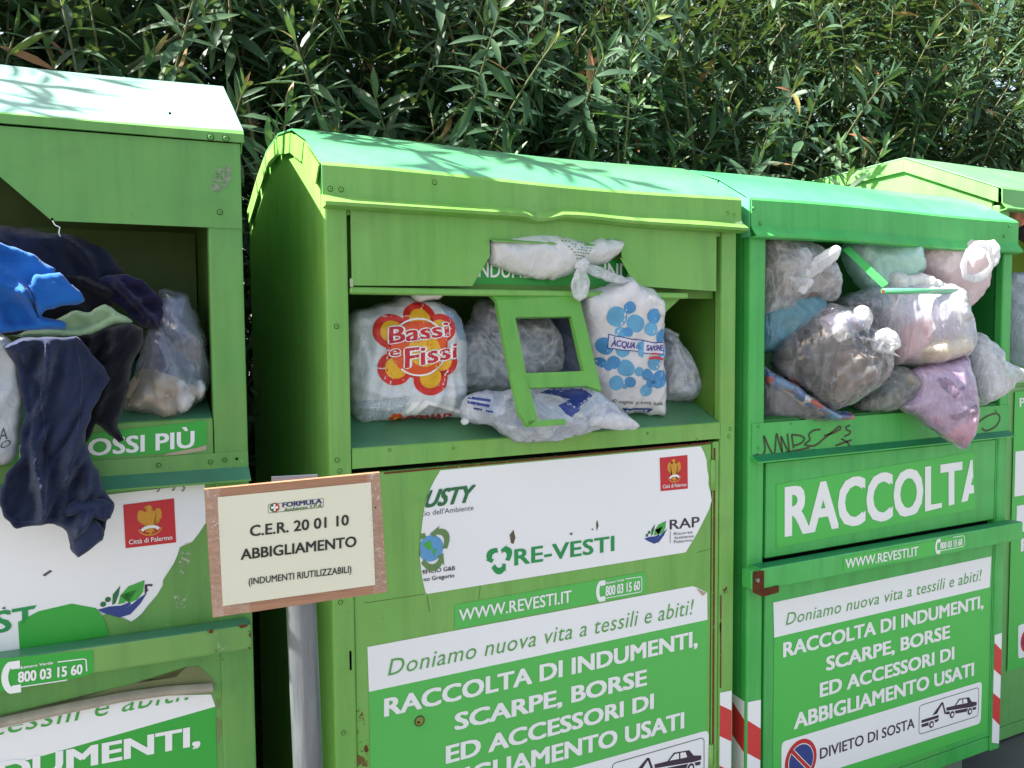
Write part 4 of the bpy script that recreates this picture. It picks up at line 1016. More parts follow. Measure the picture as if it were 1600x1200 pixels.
# ------------------------------------------------------------------ right bin
P3 = m_paint('paint_emerald', (58, 172, 76), (84, 186, 98), .36, .0)
P3in = m_paint('paint_emerald_inner_shade', (38, 128, 54), (32, 110, 48), .45)  # emerald darkened to paint in the shade inside the opening
P3roof = m_paint('paint_emerald_roof', (76, 182, 122), (104, 194, 138), .36, 0, .9, .7)
TEAL3 = m_paint('paint_emerald_sky_teal', (36, 134, 84), (34, 122, 80), .34)  # upward faces: the sky's reflection is in this teal
S3 = m_sticker('sticker_mid_green', (72, 188, 78), .25)
def bin_right():
    W, D, zb = 1.185, .80, .018; X0 = 1.20
    root = thing('clothes_bin', 'emerald green clothes bin marked RACCOLTA and packed with clear bags, right of the broken hatch', 'donation bin', (X0, 0, 0), 0, 'green clothes donation bins in a row')
    fr = Frame(X0, 0, 0)
    ze = 1.862; prof = [(y, ze+z*.95) for y, z in PROF]
    pl, pr = fr.px(1196, 500)[0], W-fr.px(1553, 985)[0]
    shell(root, W, D, zb, prof, 1.247, 1.76, 1.80, pl, pr, P3, P3in, .52)
    outer = [(-.008, 1.752), (-.030, 1.755), (-.032, 1.760), (-.015, 1.782), (-.012, 1.79), (-.012, ze-.004), (-.004, ze+.004)]+[(y, z+.006) for y, z in prof[1:]]
    r = roof(root, W, outer, P3roof, lambda x, y, z: (0, 0, .003*math.sin(x*5)), over=.008)
    r.data.materials.append(P3)
    for p in r.data.polygons:
        if p.center.y < -.003: p.material_index = 1
    bm = tabs(bmesh.new(), -.0085, prof, .045, .003, -1); prism(bm, [(-.009, -.008, 1.757), (-.009, .026, 1.757), (-.009, .026, ze+.01), (-.009, -.008, ze)], (-.003, 0, 0)); fix(bm); obj('roof_tabs', bm, P3roof, r)
    for x, y in ((1177, 325), (1188, 349), (1577, 353), (1569, 369)): screw(r, fr, (x, y), -.0122, P3, .0042)
    # graffiti panel and its ledge
    zt, zl = 1.2365, 1.148
    bm = bmesh.new(); prism(bm, [(.010, -.003, zt), (.010, -.003, zl), (.010, -.028, zl-.016), (.010, -.028, zl-.020), (.010, .006, zl-.020), (.010, .006, zt)], (W-.012, 0, 0)); fix(bm)
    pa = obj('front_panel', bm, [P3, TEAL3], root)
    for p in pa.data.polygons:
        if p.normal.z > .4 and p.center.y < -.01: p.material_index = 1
    bm = bmesh.new(); prism(bm, [(pl+.001, .008, 1.20), (pl+.001, .008, 1.243), (pl+.001, .50, 1.36), (pl+.001, .50, 1.354), (pl+.001, .02, 1.236), (pl+.001, .02, 1.20)], (W-pl-pr-.002, 0, 0)); fix(bm); obj('shelf', bm, P3in, root)
    for x, y in ((1185, 667), (1236, 662), (1185, 700), (1297, 657), (1470, 678), (1556, 642)): screw(pa, fr, (x, y), -.003, P3, .0028)
    bm = bmesh.new(); G = lambda L, wd=.0058: ribbon(bm, [(p[0], -.0042, p[2]) for p in (fr.px(1130+a/2.449, 230+b/2.449, -.004) for a, b in (catmull(L, 5, False, .9) if len(L) > 2 else L))], -.0042, wd)
    G([(116, 1182), (136, 1175)]); G([(142, 1196), (160, 1160), (156, 1106), (176, 1150), (196, 1176), (204, 1098), (214, 1130), (226, 1166), (222, 1108), (236, 1138), (252, 1162), (246, 1096)])
    G([(262, 1100), (270, 1152)]); G([(262, 1100), (296, 1104), (312, 1116), (296, 1134), (272, 1142)])
    G([(372, 1080), (346, 1084), (328, 1100), (332, 1120), (312, 1138), (350, 1142), (390, 1112), (430, 1080), (446, 1068), (450, 1078), (420, 1094), (386, 1104)])
    G([(486, 1064), (470, 1072), (474, 1082), (488, 1088), (480, 1100), (464, 1106)]); G([(430, 1142), (492, 1120)]); G([(452, 1116), (474, 1128), (486, 1146)])
    G([(238, 1168), (290, 1158), (330, 1150)]); G([(284, 1172), (310, 1164), (356, 1158), (340, 1166)])
    obj('graffiti', bm, PEN, pa)
    bm = bmesh.new(); L2 = catmull([(1524, 664), (1530, 659), (1538, 653), (1548, 648), (1557, 646), (1562, 650), (1562, 657), (1557, 665), (1548, 671), (1540, 673), (1534, 669)], 1.5, False)
    ribbon(bm, [fr.px(*q, -.004) for q in L2], -.0042, .0064); ribbon(bm, [fr.px(*q, -.004) for q in ((1522, 680), (1530, 680.5), (1538, 679))], -.0042, .004); obj('graffiti', bm, PEN, pa)
    # upper and lower door
    x0, x1 = fr.px(1199, 780)[0], W-pr-.010
    bm = box(bmesh.new(), x0, x1, .004, .026, .842, 1.121, .003); obj('upper_door', bm, P3, root)
    bm = box(bmesh.new(), x0, x1, .004, .026, zb+.055, .758, .003); do = obj('door', bm, P3, root)
    bm = box(bmesh.new(), x1+.003, W-pr-.002, .0045, .03, zb+.055, 1.121, .001); obj('hinge_strip', bm, P3, root)
    ys = .0028; y = ys-.0009
    st = flat(root, fr, 'title_sticker', [(1213, 757), (1523, 706), (1524, 795), (1213, 856)], ys, S3)
    letters(st, fr, 'RACCOLTA', [(1226, 839), (1539, 787.5), (1539, 716), (1226, 761.3)], y, LET_W, bold=.034, clip=[fr.px(*p) for p in ((1210, 740), (1519, 690), (1523, 780), (1210, 860))])
    # bar
    yb = -.048; zb1 = .835; zb0 = .772
    bm = box(bmesh.new(), fr.px(1190, 900, yb)[0], W+.022, yb, -.0006, zb0, zb1, .004, 2)
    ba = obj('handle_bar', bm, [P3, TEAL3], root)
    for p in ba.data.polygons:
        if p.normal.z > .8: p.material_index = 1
    # rusty bracket at its end
    bx = fr.px(1190, 900, yb)[0]
    bm = bmesh.new(); box(bm, bx-.030, bx-.0015, -.040, -.0012, zb0+.004, zb1-.006, .002); fix(bm); bk = obj('bracket', bm, P3, ba)
    bm = bmesh.new(); prism(bm, [(bx-.026, -.0415, zb1-.006), (bx+.006, -.0495, zb1-.006), (bx+.006, -.0495, zb1-.058), (bx+.062, -.0495, zb1-.056), (bx+.062, -.0495, zb1-.076), (bx+.002, -.0495, zb1-.08), (bx-.026, -.0415, zb1-.066)], (0, -.0025, 0)); fix(bm)
    rb = obj('rusty_latch', bm, RUST, ba)
    bm = tube(bmesh.new(), [(bx-.018, -.044, zb1-.03), (bx-.018, -.054, zb1-.03)], .006, 12); obj('bolt', bm, STEEL, rb)
    y2 = yb-.001
    wb = flat(ba, fr, 'web_sticker', [(1318, 871), (1509, 836), (1509, 857), (1318, 893)], y2, S3)
    y2 -= .0009
    letters(wb, fr, 'WWW.REVESTI.IT', [(1321, 888.7), (1434.8, 868), (1434.8, 853.6), (1321, 873.8)], y2, LET_W, bold=.018)
    obj('phone_emblem', phone_bm(bmesh.new(), fr, (1465, 854), .044, y2), LET_W, wb)
    letters(wb, fr, '800 03 15 60', [(1469, 858), (1503.5, 851.5), (1503.5, 841.5), (1469, 848)], y2, LET_W, bold=.04)
    bm = bmesh.new(); ribbon(bm, [fr.px(*q, y2) for q in ((1489, 839.5), (1505, 837), (1507, 838.5), (1507, 851.5), (1505, 853.5), (1468, 861))], y2, .0022); obj('number_frame', bm, LET_W, wb)
    lines = [('Doniamo nuova vita a tessili e abiti!', [(1228, 977), (1534.3, 906.5), (1534, 889.6), (1228, 958.5)], L_SCRIPT, dict(shear=.22, space=1.06)),
             ('RACCOLTA DI INDUMENTI,', [(1223.6, 1027.5), (1536.5, 949.5), (1536.5, 930), (1223.6, 1004.4)], LET_W, dict(bold=.034)),
             ('SCARPE, BORSE', [(1290.7, 1048.5), (1484.3, 997), (1484.3, 976.5), (1290.7, 1026.5)], LET_W, dict(bold=.034)),
             ('ED ACCESSORI DI', [(1280.8, 1090), (1491, 1030), (1491, 1010), (1280.8, 1067.4)], LET_W, dict(bold=.034)),
             ('ABBIGLIAMENTO USATI', [(1240.3, 1140), (1521.7, 1055.3), (1521.7, 1034.8), (1240.3, 1115.6)], LET_W, dict(bold=.034))]
    lb = label_big(root, fr, (1208.3, 941.4), (1549, 869.3), (1209.7, 996.3), (1546.5, 917.5), fr.px(1546, 1142)[2], ys, S3, lines)
    tow_sign(lb, fr, [(1221.8, 1159.7), (1535.2, 1065), (1533, 1130.5), (1221.8, 1229)], ys-.0009, lambda a, b: fr.px(a, b))
    tape(root, fr, .004, pl-.004, [(1173, 1096), (1197, 1091)], [((1173, 1124), (1197, 1136)), ((1173, 1175), (1197, 1185)), ((1173, 1226), (1197, 1236))], zb+.02, -.0012, side=.05)
    tape(root, fr, W-pr+.003, W-.006, [(1552, 993), (1568, 988)], [((1552, 1005), (1567, 1015)), ((1551, 1046), (1566, 1055)), ((1551, 1083), (1566, 1091)), ((1550, 1122), (1565, 1132))], zb+.02, -.0012)
    bm = box(bmesh.new(), .07, .19, .09, .21, GZ, zb+.004, .004); box(bm, W-.19, W-.07, .09, .21, GZ, zb+.004, .004); obj('foot', bm, m_plain('foot_grey_green', (118, 130, 116), .7), root)
    # hinged arm and tube of the broken hatch
    a, b = Vector(fr.px(1318, 392, .0)), Vector(fr.px(1378, 449, -.098))
    bm = bmesh.new(); d = Vector((.028, 0, .012)); prism(bm, [a, b, b+d, a+d], (0, .004, .004)); fix(bm)
    arm = obj('hatch_arm', bm, P3, root)
    bm = tube(bmesh.new(), [fr.px(1380, 455, -.105), fr.px(1497, 455.5, -.105)], .0085, 12); obj('hatch_tube', bm, P3roof, root, smooth=True)
    p = Vector(fr.px(1380, 455, -.105)); bm = tube(bmesh.new(), [p+Vector((-.0006, 0, 0)), p+Vector((.0002, 0, 0))], .0062, 12); obj('tube_mouth', bm, RUST, root)
    return fr, root
FR3, BIN3 = bin_right()

# ------------------------------------------------------------------ far bin
P4 = m_paint('paint_faded_green', (98, 168, 88), (114, 176, 102), .42, .02)
def bin_far():
    W, D, zb = 1.15, 1.2, -.088; X0, Y0 = 2.55, .158
    root = thing('clothes_bin', 'faded yellow-green clothes bin half hidden at the far right end of the row', 'donation bin', (X0, Y0, 0), 0, 'green clothes donation bins in a row')
    fr = Frame(X0, Y0, 0); ze = 2.01; prof = [(y, ze+z) for y, z in [(0, 0), (.40, .176), (.95, .156), (1.2, 0.0)]]
    zs = fr.z((1592, 583)); zop = fr.z((1592, 322))
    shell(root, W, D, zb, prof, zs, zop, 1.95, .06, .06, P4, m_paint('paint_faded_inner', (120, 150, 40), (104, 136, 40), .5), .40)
    outer = [(-.006, 1.926), (-.030, 1.930), (-.032, 1.935), (-.014, 1.955), (-.012, ze-.004), (-.004, ze+.004)]+[(y, z+.006) for y, z in prof[1:]]
    r = roof(root, W, outer, m_paint('paint_faded_roof', (116, 188, 130), (140, 198, 146), .38, 0, .9, .7))
    r.data.materials.append(P4)
    for p in r.data.polygons:
        if p.center.y < -.003: p.material_index = 1
    bm = tabs(bmesh.new(), -.0085, prof, .05, .004, -1, True); obj('roof_tabs', bm, P4, r)
    bm = bmesh.new(); prism(bm, [(.005, -.002, zs), (.005, -.028, zs-.012), (.005, -.028, zs-.035), (.005, .006, zs-.035), (.005, .006, zs)], (W-.01, 0, 0)); fix(bm); obj('ledge', bm, P4, root)
    bm = bmesh.new(); prism(bm, [(.061, .004, zs-.05), (.061, .004, zs), (.061, .38, zs+.12), (.061, .38, zs+.115), (.061, .012, zs-.05)], (W-.124, 0, 0)); fix(bm); obj('shelf', bm, P4, root)
    bm = box(bmesh.new(), .066, W-.066, .004, .026, zb+.055, zs-.05, .003); obj('door', bm, P4, root)
    y = -.0012; x0 = fr.px(1583, 700)[0]
    def Z(py): return fr.px(1590, py)[2]
    g = flat(root, fr, 'poster', [(x0, y, Z(612)), (W-.08, y, Z(612)), (W-.08, y, Z(1044)), (x0, y, Z(1044))], y, S3, True)
    yy = y-.0009
    flat(g, fr, 'poster_heading', [(x0+.012, yy, Z(705)), (W-.09, yy, Z(705)), (W-.09, yy, Z(775)), (x0+.012, yy, Z(775))], yy, WHITE, True)
    letters(g, fr, 'PIÙ', [(1593, 636), (1618, 633), (1618, 620), (1593, 622)], yy, LET_W, bold=.02)
    flat(g, fr, 'poster_band', [(x0+.03, yy, Z(790)), (W-.09, yy, Z(790)), (W-.09, yy, Z(832)), (x0+.03, yy, Z(832))], yy, WHITE, True)
    letters(g, fr, 'RACCOLTA', [(1595, 862), (1720, 836), (1720, 816), (1595, 842)], yy, LET_W, bold=.034)
    s = flat(g, fr, 'tow_away_plate', rpoly([fr.px(1590, 977), fr.px(1700, 945), fr.px(1700, 1000), fr.px(1590, 1029)], .014), yy, WHITE, True)
    c = fr.px(1606, 1000); obj('prohibition_ring', disc(bmesh.new(), (c[0], yy-.0006, c[2]), .05, n=32), L_RED, s); obj('prohibition_field', disc(bmesh.new(), (c[0], yy-.0012, c[2]), .036, n=32), L_BLUE, s)
    return fr, root
FR4, BIN4 = bin_far()

# ------------------------------------------------------------------ notice on its post
def notice():
    P = hitY(470, 850, 0); d = ray(470, 850); P = CAM + d*1.56
    yaw = math.radians(-12); fr = Frame(P[0], P[1], yaw)
    root = thing('notice_board', 'wooden notice board reading ABBIGLIAMENTO on a galvanised post between two bins', 'sign', (P[0], P[1], 0), yaw)
    q = [fr.px(*p) for p in ((319, 765), (593.5, 738.5), (605, 925), (332, 965.5))]
    t = NT('wood_board'); g = t.noise(7, 5, .6, 1.5, (1.2, 1.2, 26)); g2 = t.noise(3, 4, .6, 0, (3, 3, 60))
    c = t.mix(t.ramp(g, [(.3, 0.0), (.7, 1.0)]), lin(148, 106, 82), lin(174, 132, 104)); c = t.mix(t.ramp(g2, [(.5, 0.0), (.75, .5)]), c, lin(124, 86, 66))
    MW = t.done(t.bsdf(c, .45, .5))
    bm = prism(bmesh.new(), [(p[0], 0, p[2]) for p in q], (0, .014, 0)); fix(bm); b = obj('board', bm, MW, root)
    PAPER = m_plain('laminated_paper', (219, 219, 200), .22, .5, 0, .03, 3)
    y = -.0012
    pp = flat(root, fr, 'paper', [(340, 777), (579.5, 753.5), (586.5, 914), (348, 947)], y, PAPER)
    y -= .0008
    NAVY = m_plain('print_navy', (44, 52, 110), .5); DG = m_plain('print_dark_green', (44, 104, 50), .5)
    letters(pp, fr, 'C.E.R. 20 01 10', [(390.4, 838.5), (545, 820.5), (545, 804), (390.4, 821.5)], y, L_BLACK, bold=.022)
    letters(pp, fr, 'ABBIGLIAMENTO', [(376, 875), (557, 854), (557, 837.5), (376, 858.5)], y, L_BLACK, bold=.024)
    letters(pp, fr, '(INDUMENTI RIUTILIZZABILI)', [(388.3, 914), (549, 894.5), (549, 884), (388.3, 903.5)], y, L_BLACK, bold=.014)
    letters(pp, fr, 'FORMULA', [(441, 793), (503, 786.5), (503, 779), (441, 785.5)], y, NAVY, bold=.04)
    letters(pp, fr, 'Ambiente S.P.A.', [(443, 800), (504, 792.6), (504, 786.8), (443, 794)], y, DG, bold=.015, shear=.2)
    c = fr.px(429, 792.6); e = obj('logo_emblem', disc(bmesh.new(), (c[0], y, c[2]), .0084, n=20), DG, pp)
    bm = bmesh.new(); poly(bm, [(c[0], y-.0005, c[2]-.0084), (c[0]+.0065, y-.0005, c[2]-.005), (c[0]+.0084, y-.0005, c[2]), (c[0]+.0065, y-.0005, c[2]+.005), (c[0], y-.0005, c[2]+.0084)][::-1]); obj('logo_half', bm, L_RED, e)
    bm = bmesh.new(); box(bm, c[0]-.0016, c[0]+.0016, y-.0012, y-.001, c[2]-.006, c[2]+.006); box(bm, c[0]-.006, c[0]+.006, y-.0012, y-.0009, c[2]-.0016, c[2]+.0016); obj('logo_cross', bm, LET_W, e)
    bm = rframe(bmesh.new(), [fr.px(*p) for p in ((419, 788), (505, 778.5), (505, 792), (419, 801.5))], y, .0008, .002); obj('logo_outline', bm, L_GREY, pp)
    # clear tape along the rim
    t = NT('clear_tape'); tp = t.n('BsdfTransparent'); gl = t.bsdf((.9, .9, .88, 1), .18, .6, 0, t.bump(t.noise(50, 5, .7, 2), .8, .01)); ms = t.n('MixShader')
    t.l(t.ramp(t.noise(30, 6, .75, 3.0), [(.45, .08), (.60, .20), (.66, .7), (.70, .15)]), ms.inputs[0]); t.l(tp.outputs[0], ms.inputs[1]); t.l(gl, ms.inputs[2])
    TAPE = t.done(ms.outputs[0])
    for k in ([(320, 766), (344, 763.5), (350, 962), (333, 964.5)], [(573, 741), (593, 739.5), (604.5, 924.5), (583, 928)], [(334, 940), (390, 931), (391, 956), (333, 964.5)]):
        flat(root, fr, 'clear_tape', k, -.0032 if k[0][0] != 334 else -.0042, TAPE)
    flat(root, fr, 'nail_head', [(586, 792), (588, 791.5), (588, 794), (586, 794.5)], -.0045, DARK)
    # post
    t = NT('galvanised'); a = t.ramp(t.noise(5, 5, .7, 1.0, (8, 8, .8)), [(.3, 0.0), (.7, 1.0)])
    cc = t.mix(a, lin(108, 115, 123), lin(136, 142, 148)); cc = t.mix(t.ramp(t.noise(30, 5, .8, 1), [(.62, 0.0), (.7, .6)]), cc, lin(96, 100, 106))
    GAL = t.done(t.bsdf(cc, t.math('ADD', t.math('MULTIPLY', a, .15), .36), .5, .75, t.bump(t.noise(9, 4, .7, 0, (8, 8, .8)), .25, .006)))
    top = fr.px(460, 744, .046); mid = fr.px(470.5, 945, .046); low = fr.px(481.5, 1198, .046)
    k = (low[0]-mid[0])/(low[2]-mid[2])
    f = lambda z: (mid[0]+(z-mid[2])*k, .046, z)
    bm = tube(bmesh.new(), [f(GZ), f(.3), f(.7), f(1.05), f(top[2]-.02)], .0275, 28); obj('post', bm, GAL, root, smooth=True)
    bm = box(bmesh.new(), fr.px(424, 748, .02)[0], fr.px(496, 748, .02)[0], .0145, .0175, 1.08, fr.z((460, 743), off=.016)); obj('back_plate', bm, m_plain('plate_grey_blue', (120, 132, 150), .45, .5, .4), root)
notice()

# ================================================================== bags and clothes
F_WHITE = m_film('film_milky', (242, 243, 246), .93, .3, .8, .12)
F_TRANS = m_film('film_translucent', (240, 243, 248), .34, .18, 1.0, .5)
F_CLEAR = m_film('film_clear', (242, 244, 248), .24, .13, 1.1, .34)
F_PALE = m_film('film_pale_blue', (214, 224, 240), .80, .24, .9, .26)
F_GREY = m_film('film_grey_clear', (206, 214, 218), .18, .18, 1.1, .3)
F_TEAL = m_film('film_teal', (120, 180, 200), .66, .22, .9, .24)
F_MINT = m_film('film_mint', (206, 246, 238), .86, .26, .8, .16)
F_PINK = m_film('film_pink', (248, 230, 236), .84, .26, .8, .2)
F_LILAC = m_film('film_lilac', (230, 200, 230), .20, .18, .9, .26, (1, 1, .5))
F_DIM = m_film('film_very_clear', (226, 230, 236), .05, .14, 1.0, .16)
F_KNOT = m_film('film_knot', (242, 244, 248), .74, .22, 1.0, .3, trans=.4)
C_NAVY = m_cloth('cloth_navy', (32, 40, 64), (26, 32, 52)); C_INDIGO = m_cloth('cloth_indigo', (36, 36, 74), (28, 28, 56)); C_BLACK = m_cloth('cloth_black_navy', (18, 20, 32), (14, 15, 24))
C_SLATE = m_cloth('cloth_slate', (48, 58, 88), (38, 46, 72)); C_BLUE = m_cloth('cloth_bright_blue', (34, 106, 190), (28, 92, 172)); C_MINT = m_cloth('cloth_mint', (158, 186, 150), (136, 166, 132))
C_GREY = m_cloth('cloth_grey', (126, 128, 138), (84, 86, 98)); C_DARK = m_cloth('cloth_dark', (40, 42, 56), (74, 70, 74)); C_BEIGE = m_cloth('cloth_beige', (196, 184, 168), (166, 154, 140)); C_CREAM = m_cloth('cloth_cream', (232, 220, 186), (236, 214, 200))
C_PINK = m_cloth('cloth_pink', (232, 190, 200), (222, 178, 196)); C_PURPLE = m_cloth('cloth_purple', (84, 70, 130), (66, 56, 108)); C_TAUPE = m_cloth('cloth_taupe', (142, 128, 118), (108, 98, 94)); C_LAV = m_cloth('cloth_lavender', (206, 202, 226), (190, 186, 212))
C_WHITE = m_cloth('cloth_white', (232, 232, 236), (214, 214, 222)); C_OLIVE = m_cloth('cloth_olive_grey', (112, 118, 104), (86, 92, 82)); C_BGREY = m_cloth('cloth_blue_grey', (118, 130, 160), (88, 100, 130)); C_PEACH = m_cloth('cloth_peach', (226, 164, 140), (214, 148, 126))
t = NT('knit_grey'); wv = t.n('TexWave'); wv.inputs['Scale'].default_value = 55; wv.inputs['Distortion'].default_value = 1.2; wv.bands_direction = 'Z'; t.l(t.tc.outputs['Object'], wv.inputs[0])
C_KNIT = t.done(t.bsdf(t.mix(wv.outputs['Fac'], lin(70, 66, 66), lin(134, 128, 126)), .9, .2, 0, t.bump(wv.outputs['Fac'], .8, .004)))

def bag(label, px, Yc, name='bag', turn=.5, cat='bag', group=None, lean=0.0):
    S = Soft(*px, Yc, turn, lean); b = S.P.copy()
    return S, thing(name, label, cat, (b[0], b[1], b[2]), 0, group)
def fill(S, ol, D, mat, r, k=.94, name='clothes', **kw):
    c = np.mean(np.array(ol, float), 0); return puff(name, S, [tuple(c+(np.array(q)-c)*k) for q in ol], D, mat, r, **{**dict(crumple=(.009, 8), lump=.4), **kw})
GB = {1: 'things stuffed in the left bin', 2: 'bags left in the middle bin', 3: 'bags stuffed in the right bin', 4: 'things in the far bin'}

# ---- middle bin: shopping bag with the flower print
S, r = bag('white shopping bag with a red and yellow flower print, left in the middle bin', (640, 575), .135, 'shopping_bag', .35, 'bag', GB[2])
ol = [(548, 488), (578, 478), (603, 470), (628, 459), (650, 464), (668, 466), (690, 475), (706, 483), (716, 500), (723, 520), (727, 560), (726, 600), (722, 630), (722, 651), (690, 652), (640, 654), (600, 658), (562, 662), (550, 652), (540, 600), (540, 540)]
m = puff('bag_film', S, ol, .085, m_film('film_shopping', (222, 228, 234), .985, .34, .55, .03, trans=.15), r, R=.09, p=2.6, crumple=(.0042, 7), fold=[(82, .0035, 26, 5), (4, .0022, 30, 4)], lump=.18, over=[o_ for o_ in r.children])
kb = [(625, 466), (632, 456), (650, 460), (660, 452), (671, 455), (679, 460), (669, 469), (655, 471), (640, 474)]
puff('knot', S, kb, .022, F_WHITE, r, crumple=(.004, 22), shift=.10, res=.005)
tg = bvh_of(m)
def conad():
    T = lambda L: sab(S, [(540+a/4.8, 430+b/4.8) for a, b in L])
    def petal(cx, cy, rr, n=26): return [(cx+rr*math.cos(2*math.pi*k/n), cy+rr*.98*math.sin(2*math.pi*k/n)) for k in range(n)]
    pet = [(490, 325, 118), (285, 420, 128), (310, 690, 125), (570, 760, 128), (655, 640, 110), (640, 400, 108)]
    YEL = m_plain('print_yellow', (232, 178, 34), .45); ORA = m_plain('print_orange', (226, 84, 30), .45); REDP = m_plain('print_bright_red', (212, 44, 34), .45); DRED = m_plain('print_deep_red', (200, 32, 48), .45)
    def lay(name, loops, off, mat, par=r):
        bm = bmesh.new()
        for L in loops: poly(bm, T(L))
        return drape(name, bm, S, tg, off, mat, par, .006)
    lay('flower_print', [petal(*q) for q in pet]+[petal(470, 540, 225)], .0010, REDP)
    for i, q in enumerate(pet): pass
    lay('petal_print', [petal(470+(q[0]-470)*.97, 540+(q[1]-540)*.97, q[2]*.64) for q in pet], .0018, YEL)
    lay('disc_print', [petal(480, 545, 205)], .0024, ORA)
    lay('sash_print', [petal(520, 560, 120)], .0030, YEL)
    bm = bmesh.new()
    for a0, a1 in ((200, 325), (20, 130)):
        A = np.radians(np.linspace(a0, a1, 22)); o_ = T([(480+208*math.cos(a), 535+210*math.sin(a)) for a in A]); i_ = T([(480+196*math.cos(a), 535+198*math.sin(a)) for a in A])
        for k in range(21): poly(bm, [o_[k], o_[k+1], i_[k+1], i_[k]])
    drape('ring_print', bm, S, tg, .0036, LET_W, r, .006)
    for txt, q in (('Bassi', [(262, 512), (700, 455), (690, 350), (270, 392)]), ('Fissi', [(375, 690), (760, 610), (760, 500), (375, 545)]), ('e', [(268, 605), (342, 598), (342, 520), (268, 535)])):
        for bold, off, mat in ((.075, .0040, LET_W), (.02, .0048, DRED)):
            if txt == 'e': mat = LET_W if bold > .05 else L_RED
            k = bold-.02
            qq = q
            if k: qq = [(q[0][0]-9, q[0][1]+7), (q[1][0]+9, q[1][1]+6), (q[2][0]+9, q[2][1]-8), (q[3][0]-9, q[3][1]-8)]
            bm = text_bm(txt, T(qq), 0, bold=bold)
            drape('lettering', bm, S, tg, off, mat, r, .006)
    bm = text_bm('CONAD', T([(400, 1103), (756, 1075), (752, 1018), (400, 1040)]), 0, bold=.045); drape('lettering', bm, S, tg, .0030, DRED, r, .006)
    lay('small_flower_print', [petal(340+34*math.cos(k*1.047), 1062+26*math.sin(k*1.047), 20, 12) for k in range(6)], .0030, ORA)
    lay('small_flower_heart', [petal(340, 1062, 18, 12)], .0036, YEL)
    lay('board_print', [[(395, 1010), (430, 935), (500, 925), (480, 960), (410, 1020)], [(430, 1020), (530, 915), (850, 1005), (850, 1035), (560, 950), (480, 1030)]], .0012, LET_W)
    lay('board_print', [[(490, 1025), (555, 955), (760, 1010), (730, 1030)]], .0012, m_plain('print_speckle', (168, 172, 176), .5, .5, 0, .6, 260))
    lay('field_print', [[(45, 930), (420, 890), (380, 1000), (300, 1040), (100, 1105), (52, 1080)]], .0008, m_plain('print_dots', (190, 202, 216), .5, .5, 0, .5, 200))
    lay('sky_print', [[(660, 240), (790, 245), (850, 340), (870, 500), (790, 480), (760, 420), (700, 330)]], .0008, m_plain('print_sky', (150, 176, 206), .5))
conad()

# crumpled see-through bag with shoes
S, r = bag('crumpled see-through bag of shoes between the flower bag and the hatch frame', (765, 555), .16, 'bag', .3, 'bag', GB[2])
ol = [(695, 545), (708, 522), (735, 500), (740, 478), (758, 468), (792, 474), (812, 495), (850, 493), (872, 518), (879, 545), (876, 577), (850, 588), (815, 606), (790, 618), (755, 618), (718, 613), (698, 600), (690, 570)]
puff('shoe', S, [(702, 550), (715, 538), (738, 545), (742, 575), (730, 590), (708, 585)], .045, C_BGREY, r, shift=.012)
puff('shoe', S, [(745, 545), (770, 525), (800, 540), (800, 590), (775, 605), (750, 590)], .04, C_GREY, r)
puff('clothes', S, [(775, 570), (790, 560), (800, 590), (795, 606), (780, 606)], .05, C_BEIGE, r)
puff('clothes', S, [(805, 505), (850, 500), (870, 530), (872, 570), (840, 580), (805, 585)], .04, C_DARK, r)
puff('clothes', S, [(712, 590), (745, 588), (740, 606), (715, 606)], .04, C_TAUPE, r)
fill(S, ol, .055, C_BGREY, r, .9)
puff('bag_film', S, ol, .075, F_TRANS, r, crumple=(.010, 11), radial=(800, 510, .008, 5, .12), lump=.35, over=[o_ for o_ in r.children])
S, r = bag('dull blue-grey cloth bag standing deep behind the hatch window', (890, 555), .20, 'bag', .5, 'bag', GB[2])
puff('bag_film', S, [(850, 480), (900, 478), (935, 490), (940, 560), (935, 625), (880, 630), (850, 600)], .06, m_film('film_slate', (108, 122, 158), .97, .4, .6, .05), r, crumple=(.004, 7), over=[o_ for o_ in r.children])

# pale bag lying under the hatch frame
S, r = bag('pale blue-white carrier bag lying on the shelf, poking through under the hatch frame', (840, 650), -.008, 'carrier_bag', .25, 'bag', GB[2])
ol = [(722, 628), (745, 612), (790, 610), (835, 604), (880, 604), (920, 605), (945, 618), (970, 640), (985, 655), (984, 667), (970, 674), (952, 668), (935, 672), (905, 680), (862, 690), (822, 692), (795, 686), (776, 672), (757, 663), (733, 662), (721, 655)]
puff('clothes', S, [(735, 630), (790, 618), (800, 660), (785, 668), (740, 655)], .03, C_LAV, r)
puff('clothes', S, [(800, 660), (860, 665), (850, 684), (815, 684)], .03, C_BEIGE, r)
m = puff('bag_film', S, ol, .052, m_film('film_pale_sheer', (220, 228, 242), .66, .18, 1.3, .4), r, crumple=(.0085, 8), fold=[(-28, .010, 24, 5), (40, .005, 26, 5)], radial=(880, 612, .006, 5, .10), lump=.3, over=[o_ for o_ in r.children])
tg = bvh_of(m)
bm = bmesh.new()
for L in ([(835, 612), (858, 606), (905, 606), (917, 618), (890, 624), (858, 616)], [(862, 632), (870, 626), (905, 619), (908, 624), (880, 640), (870, 642)], [(868, 642), (886, 632), (890, 636), (876, 648)]): poly(bm, sab(S, L))
for L in ([(728, 618), (758, 622), (757, 626), (727, 622)], [(727, 625), (756, 630), (755, 634), (726, 629)], [(732, 634), (760, 640), (759, 642), (731, 637)]): poly(bm, sab(S, L))
drape('blue_print', bm, S, tg, .0012, L_BLUE, r)
puff('bag_corner', S, [(895, 655), (940, 640), (972, 648), (986, 660), (982, 669), (960, 671), (930, 668)], .030, F_KNOT, r, shift=.030, crumple=(.005, 18))
